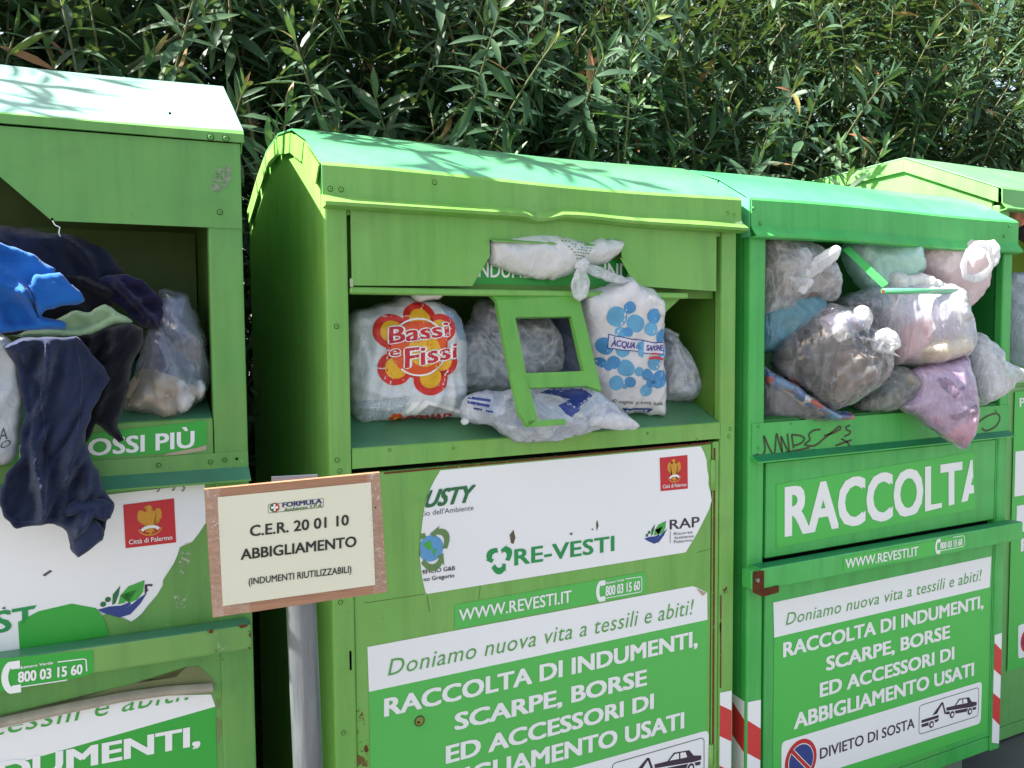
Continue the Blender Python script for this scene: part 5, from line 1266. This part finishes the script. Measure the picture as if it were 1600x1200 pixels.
puff('bag_corner', S, [(715, 656), (722, 650), (730, 655), (728, 662), (719, 663)], .012, F_KNOT, r, shift=.02, res=.004, crumple=None)

# white bag with blue bubbles
S, r = bag('white shopping bag with blue bubble print, right of the hatch frame', (975, 550), .050, 'shopping_bag', .35, 'bag', GB[2], 17)
ol = [(908, 462), (940, 449), (965, 440), (985, 432), (995, 442), (1010, 450), (1022, 456), (1031, 470), (1033, 500), (1033, 540), (1035, 600), (1037, 642), (1020, 646), (985, 642), (945, 640), (925, 615), (915, 540)]
m = puff('bag_film', S, ol, .06, m_film('film_shopping_grey', (222, 222, 228), .985, .36, .5, .03, trans=.15), r, R=.07, p=2.8, crumple=(.0035, 8), fold=[(70, .003, 26, 5)], lump=.12, over=[o_ for o_ in r.children])
puff('bag_top', S, [(985, 470), (995, 458), (1012, 454), (1024, 462), (1030, 478), (1026, 490), (1008, 480), (994, 480)], .018, F_WHITE, r, shift=.045, crumple=(.005, 20), res=.005)
tg = bvh_of(m)
def acqua():
    T = lambda L: sab(S, [(880+a/4.615, 420+b/4.615) for a, b in L])
    BUB = [m_plain('print_bubble', (98, 170, 214), .45, .5, 0, .3, 14), m_plain('print_bubble_deep', (72, 148, 208), .45, .5, 0, .3, 14)]
    bub = [(325, 300, 72), (415, 235, 45), (455, 345, 60), (590, 295, 52), (565, 385, 48), (650, 445, 50), (350, 410, 40), (245, 510, 60), (370, 530, 55), (305, 620, 45), (385, 660, 58), (265, 655, 25), (475, 680, 33), (535, 705, 40), (590, 630, 48), (630, 745, 66), (535, 820, 46), (570, 765, 38), (320, 765, 52), (415, 755, 38), (378, 790, 18), (225, 630, 35), (665, 570, 42), (400, 405, 32)]
    for j in (0, 1):
        bm = bmesh.new()
        for i, (x, y, q) in enumerate(bub):
            if i % 2 == j: poly(bm, T([(x+q*math.cos(a), y+q*math.sin(a)) for a in np.linspace(0, 6.283, 22, endpoint=False)]))
        drape('bubble_print', bm, S, tg, .0008+.0006*j, BUB[j], r, .006)
    def lay(name, L, off, mat): bm = bmesh.new(); poly(bm, T(L)); drape(name, bm, S, tg, off, mat, r, .006)
    lay('label_edge', [(270, 423), (672, 490), (662, 572), (258, 522)], .0020, L_BLUE); lay('label_print', [(275, 430), (666, 496), (656, 565), (264, 515)], .0026, m_plain('print_pale_label', (214, 214, 232), .45))
    for txt, q in (('ACQUA', [(280, 500), (452, 524), (456, 478), (286, 455)]), ('SAPONE', [(523, 530), (660, 548), (663, 508), (528, 490)])):
        drape('lettering', text_bm(txt, T(q), 0, bold=.03, shear=.1), S, tg, .0033, m_plain('print_violet', (70, 60, 150), .45), r, .006)
    drape('lettering', text_bm('&', T([(458, 524), (500, 530), (500, 500), (458, 492)]), 0, bold=.02), S, tg, .0033, BUB[1], r)
    lay('drop_print', [(470, 480), (515, 465), (505, 570), (495, 580), (475, 570)], .0030, BUB[0]); lay('red_swoosh', [(548, 585), (600, 578), (648, 590), (655, 608), (600, 596), (550, 600)], .0034, L_RED)
    lay('red_swoosh', [(565, 552), (628, 560), (625, 570), (566, 563)], .0034, L_RED)
    drape('lettering', text_bm('00 negozi in tutta Italia', T([(287, 908), (665, 935), (665, 908), (287, 882)]), 0, bold=.0, shear=.2), S, tg, .0012, L_BLACK, r)
    lay('strip_print', [(372, 952), (598, 962), (575, 998), (400, 986)], .0010, L_BLUE); drape('lettering', text_bm('esapone.it', T([(400, 980), (560, 990), (566, 968), (404, 960)]), 0, bold=.02), S, tg, .0018, LET_W, r)
acqua()
S, r = bag('small see-through white bag in the right corner of the middle bin', (1064, 572), .13, 'bag', .4, 'bag', GB[2])
fill(S, [(1026, 530), (1058, 532), (1094, 592), (1098, 606), (1072, 629), (1028, 618)], .045, C_BGREY, r, .9)
puff('clothes', S, [(1040, 540), (1062, 545), (1086, 590), (1085, 612), (1050, 618), (1038, 600)], .035, C_BGREY, r)
puff('bag_film', S, [(1026, 512), (1040, 516), (1053, 522), (1058, 532), (1070, 545), (1084, 572), (1094, 592), (1098, 606), (1086, 620), (1072, 629), (1045, 627), (1028, 618), (1022, 560)], .06, F_TRANS, r, crumple=(.006, 11), radial=(1045, 515, .006, 5, .10), over=[o_ for o_ in r.children])
puff('knot', S, [(1028, 512), (1042, 514), (1056, 522), (1052, 532), (1036, 530)], 0.0110, F_KNOT, r, shift=.02, crumple=(.003, 25), res=.005)

# white bag dangling out of the cut-out
S, r = bag('milky white knotted bag dangling through the cut-out of the upper panel', (870, 408), .012, 'bag', .1, 'bag', GB[2])
ol = [(758, 378), (790, 366), (840, 364), (880, 368), (905, 375), (940, 372), (975, 376), (970, 394), (948, 410), (928, 413), (908, 416), (893, 426), (870, 436), (845, 437), (815, 431), (788, 424), (770, 416), (762, 402)]
puff('bag_film', S, ol, .040, F_WHITE, r, back=.012, crumple=(.004, 12), radial=(897, 414, .006, 6, .09), p=1.6, over=[o_ for o_ in r.children])
puff('knot', S, [(888, 410), (900, 405), (910, 412), (907, 424), (894, 426), (887, 420)], 0.0099, F_KNOT, r, shift=.034, res=.004, crumple=(.003, 30))
puff('knot', S, [(893, 418), (905, 420), (909, 435), (909, 455), (905, 467), (895, 472), (886, 468), (881, 450), (886, 432)], 0.0072, F_TRANS, r, shift=.036, res=.004, smooth_out=.4, fold=[(88, .0045, 55, 5)], crumple=(.002, 25))
puff('knot', S, [(902, 415), (920, 416), (945, 424), (978, 440), (965, 446), (940, 442), (918, 432), (906, 424)], 0.0066, F_TRANS, r, shift=.026, res=.005, smooth_out=.4, fold=[(-20, .0045, 55, 5)], crumple=(.002, 25))
bm = bmesh.new(); random.seed(4)
for j in range(7):
    for i in range(10-j):
        x = 868+j*3.4+i*(6.0-.1*j)*.9; y = 378+j*4.6+i*.3
        if random.random() < .8: ribbon(bm, sab(S, [(x, y), (x+3.2, y+.4+random.uniform(-.6, .6))]), 0, .0022)
tgm = [o for o in r.children if o.name.startswith('bag_film')][0]
drape('green_print', bm, S, bvh_of(tgm), .0012, m_plain('print_fine_green', (70, 130, 90), .5), r)

# ---- right bin
S, r = bag('knotted clear bag with a grey knit at the top left of the right bin', (1250, 430), .05, 'bag', .5, 'bag', GB[3])
puff('knitwear', S, [(1180, 366), (1232, 368), (1262, 385), (1240, 410), (1222, 440), (1182, 445)], .05, C_KNIT, r)
puff('clothes', S, [(1250, 440), (1298, 418), (1305, 445), (1288, 468), (1258, 460)], .04, C_GREY, r)
fill(S, [(1180, 380), (1240, 378), (1300, 412), (1308, 450), (1285, 470), (1236, 480), (1180, 480)], .055, C_TAUPE, r, .93)
puff('bag_film', S, [(1180, 366), (1240, 370), (1278, 384), (1302, 408), (1312, 442), (1306, 468), (1285, 474), (1258, 462), (1236, 488), (1210, 492), (1180, 484)], .07, F_CLEAR, r, crumple=(.006, 12), radial=(1248, 438, .009, 6, .10), over=[o_ for o_ in r.children])
puff('knot', S, [(1238, 432), (1252, 410), (1275, 392), (1290, 387), (1297, 392), (1292, 408), (1272, 424), (1252, 440)], 0.0088, F_KNOT, r, shift=.07, smooth_out=.4, fold=[(38, .0045, 55, 5)], crumple=None, res=.005)
puff('knot', S, [(1236, 434), (1233, 410), (1236, 392), (1246, 388), (1254, 400), (1250, 420), (1246, 436)], 0.0077, F_KNOT, r, shift=.066, smooth_out=.4, fold=[(80, .0045, 55, 5)], crumple=None, res=.005)
puff('knot', S, [(1220, 436), (1240, 434), (1256, 440), (1248, 456), (1240, 462), (1226, 456)], 0.0077, F_KNOT, r, shift=.07, res=.005, crumple=(.003, 25))
S, r = bag('teal plastic bag wedged against the left post of the right bin', (1240, 505), .07, 'bag', .5, 'bag', GB[3])
puff('clothes', S, [(1185, 500), (1215, 505), (1222, 535), (1185, 540)], .055, C_BLUE, r)
puff('bag_film', S, [(1180, 478), (1228, 454), (1262, 453), (1285, 472), (1292, 500), (1275, 525), (1240, 542), (1180, 550)], .07, F_TEAL, r, crumple=(.005, 10), radial=(1230, 455, .005, 5, .1), over=[o_ for o_ in r.children])
S, r = bag('big knotted clear bag of dark clothes, at the front left of the right bin', (1300, 560), -.01, 'bag', .6, 'bag', GB[3])
ol = [(1203, 566), (1216, 532), (1245, 506), (1275, 482), (1300, 474), (1328, 477), (1346, 488), (1350, 508), (1370, 514), (1388, 535), (1391, 560), (1384, 588), (1362, 608), (1335, 627), (1300, 643), (1283, 634), (1250, 608), (1222, 592)]
fill(S, ol, .088, C_DARK, r, .95)
puff('clothes', S, [(1212, 562), (1240, 525), (1275, 500), (1290, 510), (1285, 560), (1300, 620), (1285, 625), (1245, 600)], .094, C_DARK, r)
puff('clothes', S, [(1285, 545), (1330, 540), (1370, 560), (1360, 595), (1320, 620), (1297, 630), (1285, 590)], .104, C_TAUPE, r)
puff('clothes', S, [(1270, 500), (1300, 485), (1338, 492), (1340, 520), (1300, 525), (1275, 535)], .100, C_LAV, r)
puff('bag_film', S, ol, .115, m_film('film_clear_shiny', (236, 238, 244), .06, .1, 1.3, .2, (1, .6, .4)), r, crumple=(.008, 9), radial=(1347, 530, .014, 7, .11), lump=.2, over=[o_ for o_ in r.children])
puff('knot', S, [(1340, 532), (1352, 518), (1370, 512), (1384, 524), (1388, 540), (1378, 548), (1386, 556), (1366, 552), (1350, 548)], 0.0121, F_KNOT, r, shift=.088, crumple=(.006, 20), res=.005)
puff('knot', S, [(1318, 486), (1332, 478), (1344, 486), (1346, 505), (1340, 522), (1330, 512)], 0.0088, F_CLEAR, r, shift=.08, crumple=(.004, 20), res=.005)
S, r = bag('colourful patterned fabric in clear film, lying at the bottom left of the right bin', (1255, 622), .03, 'fabric_bundle', .5, 'clothes', GB[3])
t = NT('cloth_pattern'); v = t.n('TexVoronoi'); v.inputs['Scale'].default_value = 26; t.l(t.tc.outputs['Object'], v.inputs[0])
cr = t.n('ValToRGB'); cr.color_ramp.interpolation = 'CONSTANT'; els = cr.color_ramp.elements
for p_, c_ in ((.0, (60, 110, 180)), (.22, (226, 228, 232)), (.42, (206, 78, 58)), (.58, (100, 160, 206)), (.74, (226, 190, 90)), (.86, (70, 90, 150))):
    e_ = els.new(p_) if p_ else els[0]; e_.color = lin(*c_)
sx = t.n('SeparateColor'); t.l(v.outputs['Color'], sx.inputs[0]); t.l(sx.outputs[0], cr.inputs[0])
C_PAT = t.done(t.bsdf(cr.outputs[0], .8, .2))
puff('patterned_cloth', S, [(1185, 572), (1205, 580), (1238, 600), (1265, 622), (1296, 640), (1325, 645), (1322, 653), (1290, 656), (1270, 640), (1240, 628), (1215, 606), (1185, 596)], .04, C_PAT, r, shift=.02)
puff('clothes', S, [(1185, 596), (1215, 606), (1240, 628), (1268, 645), (1262, 655), (1185, 656)], .04, C_GREY, r)
puff('bag_film', S, [(1183, 570), (1205, 578), (1240, 600), (1265, 620), (1298, 638), (1328, 644), (1326, 655), (1290, 659), (1240, 658), (1183, 657)], .062, F_DIM, r, crumple=(.005, 14), over=[o_ for o_ in r.children])
S, r = bag('large clear bag of pink and cream clothes under the green tube', (1420, 512), .01, 'bag', .5, 'bag', GB[3])
ol = [(1303, 474), (1330, 458), (1362, 448), (1400, 440), (1450, 440), (1496, 448), (1507, 480), (1514, 512), (1513, 542), (1500, 560), (1470, 573), (1436, 580), (1408, 572), (1382, 572), (1366, 545), (1345, 522), (1325, 495)]
fill(S, ol, .098, C_LAV, r, .95)
puff('clothes', S, [(1372, 500), (1410, 478), (1440, 495), (1440, 545), (1400, 566), (1375, 548)], .116, C_PINK, r)
puff('clothes', S, [(1395, 545), (1440, 520), (1495, 510), (1502, 545), (1480, 562), (1435, 572)], .116, C_CREAM, r)
puff('clothes', S, [(1320, 470), (1370, 455), (1400, 465), (1380, 490), (1340, 505)], .104, C_BGREY, r)
puff('clothes', S, [(1435, 470), (1490, 470), (1500, 505), (1450, 515)], .110, C_WHITE, r)
puff('bag_film', S, ol, .125, m_film('film_clear_big', (242, 243, 247), .22, .16, 1.0, .3, (1, 1, .45)), r, crumple=(.006, 7), fold=[(80, .005, 16, 3)], lump=.2, over=[o_ for o_ in r.children])
S, r = bag('mint green and white bag at the top of the right bin, behind the green arm', (1380, 415), .08, 'bag', .5, 'bag', GB[3])
puff('bag_film', S, [(1316, 384), (1345, 372), (1400, 372), (1428, 378), (1436, 400), (1437, 425), (1422, 437), (1395, 444), (1372, 462), (1345, 450), (1322, 418)], .09, F_MINT, r, crumple=(.007, 9), lump=.3, over=[o_ for o_ in r.children])
S, r = bag('crumpled white bag lying just above the green tube', (1425, 440), -.01, 'bag', .5, 'bag', GB[3])
puff('bag_film', S, [(1385, 438), (1395, 424), (1420, 428), (1440, 426), (1462, 436), (1472, 450), (1440, 456), (1395, 454)], .035, F_WHITE, r, crumple=(.008, 18), lump=.4, over=[o_ for o_ in r.children])
S, r = bag('pink bag with a white loop handle at the top right of the right bin', (1490, 425), .035, 'bag', .5, 'bag', GB[3])
puff('clothes', S, [(1445, 388), (1480, 380), (1480, 400), (1450, 412)], .06, C_PEACH, r)
puff('bag_film', S, [(1422, 384), (1450, 376), (1482, 374), (1520, 374), (1538, 384), (1544, 405), (1544, 432), (1534, 460), (1514, 482), (1500, 490), (1480, 472), (1455, 448), (1432, 425)], .08, F_PINK, r, crumple=(.005, 8), fold=[(60, .004, 18, 4)], over=[o_ for o_ in r.children])
pts = [S.world(*S.ab(*q), .128+.012*math.sin(i*.7)) for i, q in enumerate([(1476, 436), (1472, 418), (1478, 400), (1490, 390), (1503, 388), (1515, 394), (1521, 408), (1517, 424), (1506, 434), (1490, 440)])]
bm = tube(bmesh.new(), pts, [.013, .012, .014, .015, .013, .014, .013, .012, .015, .015], 10, .35, True)
for v in bm.verts: v.co += Vector((.004*float(pn(v.co.x*40, v.co.z*40, 1)), .004*float(pn(v.co.x*40, v.co.z*40, 4)), .004*float(pn(v.co.x*40, v.co.z*40, 8))))
obj('loop_handle', bm, F_KNOT, r, smooth=True, world=True)
puff('loop_handle', S, [(1508, 384), (1522, 380), (1530, 392), (1528, 412), (1520, 424), (1514, 405)], .016, F_KNOT, r, shift=.115, res=.005, crumple=(.004, 22))
S, r = bag('dark olive bag lying low between the dark clothes bag and the lilac bag', (1380, 608), .02, 'bag', .5, 'bag', GB[3])
fill(S, [(1328, 638), (1344, 604), (1372, 578), (1405, 570), (1425, 580), (1432, 600), (1420, 626), (1395, 642), (1355, 645)], .062, C_OLIVE, r, .94)
puff('clothes', S, [(1335, 630), (1352, 602), (1385, 585), (1412, 592), (1410, 620), (1380, 636)], .05, C_OLIVE, r)
puff('clothes', S, [(1395, 580), (1420, 582), (1425, 602), (1402, 604)], .075, C_BEIGE, r)
puff('bag_film', S, [(1328, 638), (1344, 604), (1372, 578), (1405, 570), (1425, 580), (1432, 600), (1420, 626), (1395, 642), (1355, 645)], .08, F_GREY, r, crumple=(.006, 10), fold=[(35, .005, 22, 5)], over=[o_ for o_ in r.children])
S, r = bag('lilac and pink bag hanging out over the graffiti panel of the right bin', (1470, 620), -.085, 'bag', .5, 'bag', GB[3])
ol = [(1422, 578), (1450, 570), (1482, 562), (1508, 555), (1518, 582), (1525, 620), (1527, 650), (1521, 676), (1505, 702), (1481, 690), (1452, 671), (1425, 649), (1402, 636), (1424, 610)]
fill(S, ol, .052, C_LAV, r, .94)
puff('clothes', S, [(1455, 590), (1500, 585), (1508, 610), (1490, 640), (1470, 625)], .064, C_PURPLE, r)
puff('clothes', S, [(1442, 640), (1480, 650), (1520, 640), (1518, 672), (1504, 695), (1470, 680)], .060, C_PINK, r)
puff('clothes', S, [(1470, 645), (1512, 628), (1515, 645), (1480, 658)], .066, C_GREY, r)
puff('bag_film', S, ol, .068, F_LILAC, r, crumple=(.005, 9), radial=(1428, 578, .009, 6, .14), lump=.2, over=[o_ for o_ in r.children])
S, r = bag('white clear bag spilling past the right post of the right bin', (1550, 580), -.06, 'bag', .6, 'bag', GB[3])
fill(S, [(1508, 540), (1548, 540), (1562, 570), (1578, 600), (1560, 618), (1532, 630), (1515, 610)], .052, C_WHITE, r, .95)
puff('clothes', S, [(1520, 560), (1545, 555), (1556, 590), (1545, 618), (1528, 622)], .045, C_WHITE, r)
puff('bag_film', S, [(1508, 528), (1530, 521), (1548, 532), (1566, 550), (1568, 562), (1585, 570), (1606, 580), (1604, 592), (1584, 600), (1581, 608), (1560, 622), (1532, 633), (1520, 620), (1510, 580)], .065, F_TRANS, r, crumple=(.006, 10), radial=(1600, 585, .006, 6, .12), over=[o_ for o_ in r.children])

# ---- far bin
S, r = bag('peach garment with a red trim showing in the far bin', (1588, 335), .26, 'garment', .5, 'clothes', GB[4])
puff('cloth', S, [(1570, 316), (1606, 314), (1640, 318), (1640, 340), (1600, 352), (1588, 356), (1574, 345)], .05, C_PEACH, r, fold=(80, .006, 20, 5))
puff('trim', S, [(1592, 318), (1598, 318), (1599, 332), (1593, 334)], .02, L_RED, r, shift=.04, res=.005, crumple=None)
S, r = bag('bluish white bag behind the right post, in the far bin', (1600, 500), .27, 'bag', .5, 'bag', GB[4])
puff('bag_film', S, [(1568, 440), (1600, 425), (1650, 430), (1680, 480), (1680, 570), (1620, 590), (1570, 585)], .09, F_PALE, r, crumple=(.007, 9), over=[o_ for o_ in r.children])
S, r = bag('dark garment lying behind the peach garment in the far bin', (1620, 360), .30, 'garment', .5, 'clothes', GB[4])
puff('cloth', S, [(1580, 340), (1640, 330), (1680, 350), (1670, 385), (1600, 380)], .05, C_DARK, r)

# ---- left bin
GC = 'garments heaped in the left bin'
def garment(label, px, Yc, name='garment', turn=.4): return bag(label, px, Yc, name, turn, 'clothes', GC)
S, r = garment('dark navy heap of clothes at the back of the left bin', (60, 430), 0.145)
puff('cloth', S, [(-120, 360), (-40, 352), (40, 356), (80, 364), (112, 366), (146, 380), (176, 400), (192, 422), (188, 445), (172, 472), (140, 495), (60, 510), (-120, 510)], .085, C_NAVY, r, R=.05, smooth_out=.35, crumple=(.006, 9), fold=[(-25, .018, 15, 4), (-50, .010, 28, 6)], lump=.4)
puff('cloth', S, [(-20, 440), (80, 420), (170, 440), (176, 478), (120, 510), (-20, 520)], .11, C_BLACK, r, crumple=(.006, 9), fold=[(-15, .012, 16, 4)])
S, r = garment('indigo garment bunched up right of the navy heap', (208, 472), 0.085)
puff('cloth', S, [(152, 436), (176, 426), (198, 430), (222, 438), (240, 455), (256, 474), (256, 498), (246, 520), (228, 514), (206, 498), (182, 478), (160, 458)], .040, C_INDIGO, r, R=.03, smooth_out=.3, crumple=(.006, 14), fold=[(-55, .018, 24, 6), (10, .008, 30, 6)], lump=.3)
S, r = garment('mint green garment squeezed under the blue sweatshirt', (120, 508), 0.015)
puff('cloth', S, [(10, 525), (55, 510), (88, 497), (112, 486), (142, 488), (164, 475), (178, 482), (200, 496), (208, 503), (180, 509), (152, 521), (128, 529), (92, 530), (40, 532)], .024, C_MINT, r, R=.018, smooth_out=.3, crumple=(.005, 16), fold=[(14, .014, 30, 6)])
S, r = garment('long black garment hanging over the shelf edge beside the shoe bag', (172, 590), 0.000)
puff('cloth', S, [(105, 528), (150, 520), (200, 504), (224, 512), (226, 534), (212, 560), (206, 582), (196, 620), (187, 652), (184, 668), (192, 678), (196, 687), (186, 690), (166, 677), (150, 664), (132, 692), (118, 640), (112, 580)], .016, C_BLACK, r, back=.02, R=.016, smooth_out=.3, crumple=(.003, 9), fold=[(70, .014, 18, 3), (40, .006, 26, 5)])
S, r = garment('dark blue shirt hanging far down the front of the left bin', (85, 690), -0.045)
puff('cloth', S, [(5, 540), (50, 526), (120, 526), (148, 556), (160, 578), (169, 592), (156, 612), (142, 650), (133, 690), (146, 720), (161, 758), (178, 785), (173, 806), (164, 813), (161, 840), (137, 856), (122, 869), (111, 855), (104, 830), (86, 817), (60, 820), (26, 825), (4, 806), (-6, 776), (14, 738), (29, 712), (38, 640), (28, 580)], .018, C_SLATE, r, back=.012, R=.016, smooth_out=.3, crumple=(.003, 8), res=.0052, fold=[(80, .024, 14, 2.0), (60, .012, 26, 4), (20, .006, 20, 6)], lump=.3)
slate_cloth = list(r.children)[-1]
puff('hem', S, [(86, 792), (120, 778), (160, 776), (178, 785), (173, 806), (164, 813), (150, 806), (128, 800), (100, 806)], .012, C_SLATE, r, shift=.022, R=.01, smooth_out=.3, crumple=(.003, 14), fold=[(75, .006, 26, 4)])
puff('hem', S, [(108, 815), (128, 806), (150, 812), (162, 822), (160, 841), (137, 856), (122, 868), (111, 853)], .012, C_SLATE, r, shift=.016, R=.01, smooth_out=.3, crumple=(.003, 14))
tg = bvh_of(slate_cloth); SEAM = m_cloth('cloth_seam', (62, 72, 104))
for L in ([(6, 800), (28, 816), (60, 812), (88, 808)], [(60, 560), (66, 640), (74, 720), (70, 800)], [(120, 540), (128, 600), (120, 680)]):
    drape('seam', ribbon(bmesh.new(), sab(S, [tuple(q) for q in catmull(L, 6, False)]), 0, .0026), S, tg, .0012, SEAM, r)
S, r = garment('bright blue sweatshirt with a ribbed sleeve sticking out of the left bin', (40, 450), -0.075, 'sweatshirt')
puff('cloth', S, [(-120, 350), (-20, 372), (22, 384), (60, 404), (86, 420), (70, 450), (62, 480), (66, 494), (92, 498), (103, 506), (100, 514), (70, 514), (30, 520), (-30, 526), (-120, 530)], .034, C_BLUE, r, R=.028, smooth_out=.2, crumple=(.003, 7), res=.0055, fold=[(-38, .018, 13, 3), (-62, .009, 24, 5), (10, .005, 18, 5)], lump=.3)
puff('cuff', S, [(40, 446), (58, 432), (92, 428), (108, 445), (131, 470), (118, 477), (95, 480), (76, 486), (63, 496), (52, 470)], .018, C_BLUE, r, shift=.026, R=.012, smooth_out=.2, crumple=None, fold=[(-42, .0022, 95, 1.5)], res=.0038)
for L in ([(40, 446), (52, 470), (63, 496)], [(37, 447), (49, 471), (60, 497)]): drape('seam', ribbon(bmesh.new(), sab(S, L), 0, .002), S, bvh_of(list(r.children)[-1] if L[0][0] == 40 else r.children[0]), .001, C_NAVY, r)
S, r = bag('see-through bag with pale shoes in the right corner of the left bin', (265, 565), 0.115, 'bag', .4, 'bag', GB[1])
fill(S, [(190, 632), (206, 600), (222, 530), (249, 460), (290, 458), (318, 515), (329, 556), (331, 592), (319, 622), (264, 660), (225, 648)], .060, C_BGREY, r, .93)
puff('shoe', S, [(198, 605), (225, 570), (262, 572), (300, 588), (322, 592), (318, 612), (285, 640), (258, 655), (232, 645), (202, 636)], .078, C_BEIGE, r, fold=[(-35, .004, 30, 4)])
puff('shoe_strap', S, [(268, 596), (284, 592), (298, 618), (290, 634), (276, 640)], .016, C_WHITE, r, shift=.068, res=.005, crumple=None)
puff('shoe_strap', S, [(298, 592), (312, 592), (318, 606), (306, 622)], .014, C_WHITE, r, shift=.060, res=.005, crumple=None)
puff('clothes', S, [(232, 520), (252, 470), (290, 468), (312, 515), (326, 560), (322, 586), (270, 572), (225, 565)], .055, C_BGREY, r)
puff('bag_film', S, [(190, 632), (206, 600), (222, 530), (236, 492), (246, 470), (249, 452), (290, 455), (300, 474), (318, 515), (329, 556), (331, 592), (319, 622), (290, 646), (264, 663), (250, 663), (225, 648), (194, 642)], .085, m_film('film_clear_dim', (226, 230, 236), .07, .15, 1.0, .16, (1, 1, .45)), r, crumple=(.006, 9), fold=[(-50, .006, 18, 3)], over=[o_ for o_ in r.children])
S, r = bag('white plastic carrier bag at the left edge of the left bin', (-10, 630), -0.010, 'carrier_bag', .4, 'bag', GB[1])
m = puff('bag_film', S, [(-110, 520), (-20, 520), (10, 526), (26, 546), (36, 580), (36, 640), (29, 690), (20, 716), (0, 729), (-110, 735)], .05, m_film('film_carrier_grey', (206, 210, 216), .97, .36, .6, .05, trans=.2), r, R=.05, p=2.6, crumple=(.004, 7), fold=[(80, .004, 18, 3)], over=[o_ for o_ in r.children])
tg = bvh_of(m)
for q_ in (('SARA', [(-34, 690), (13, 682), (13, 664), (-34, 672)]), ('ORO', [(-30, 708), (18, 692), (18, 682), (-30, 698)])): drape('lettering', text_bm(q_[0], sab(S, q_[1]), 0), S, tg, .0012, L_GREY, r)
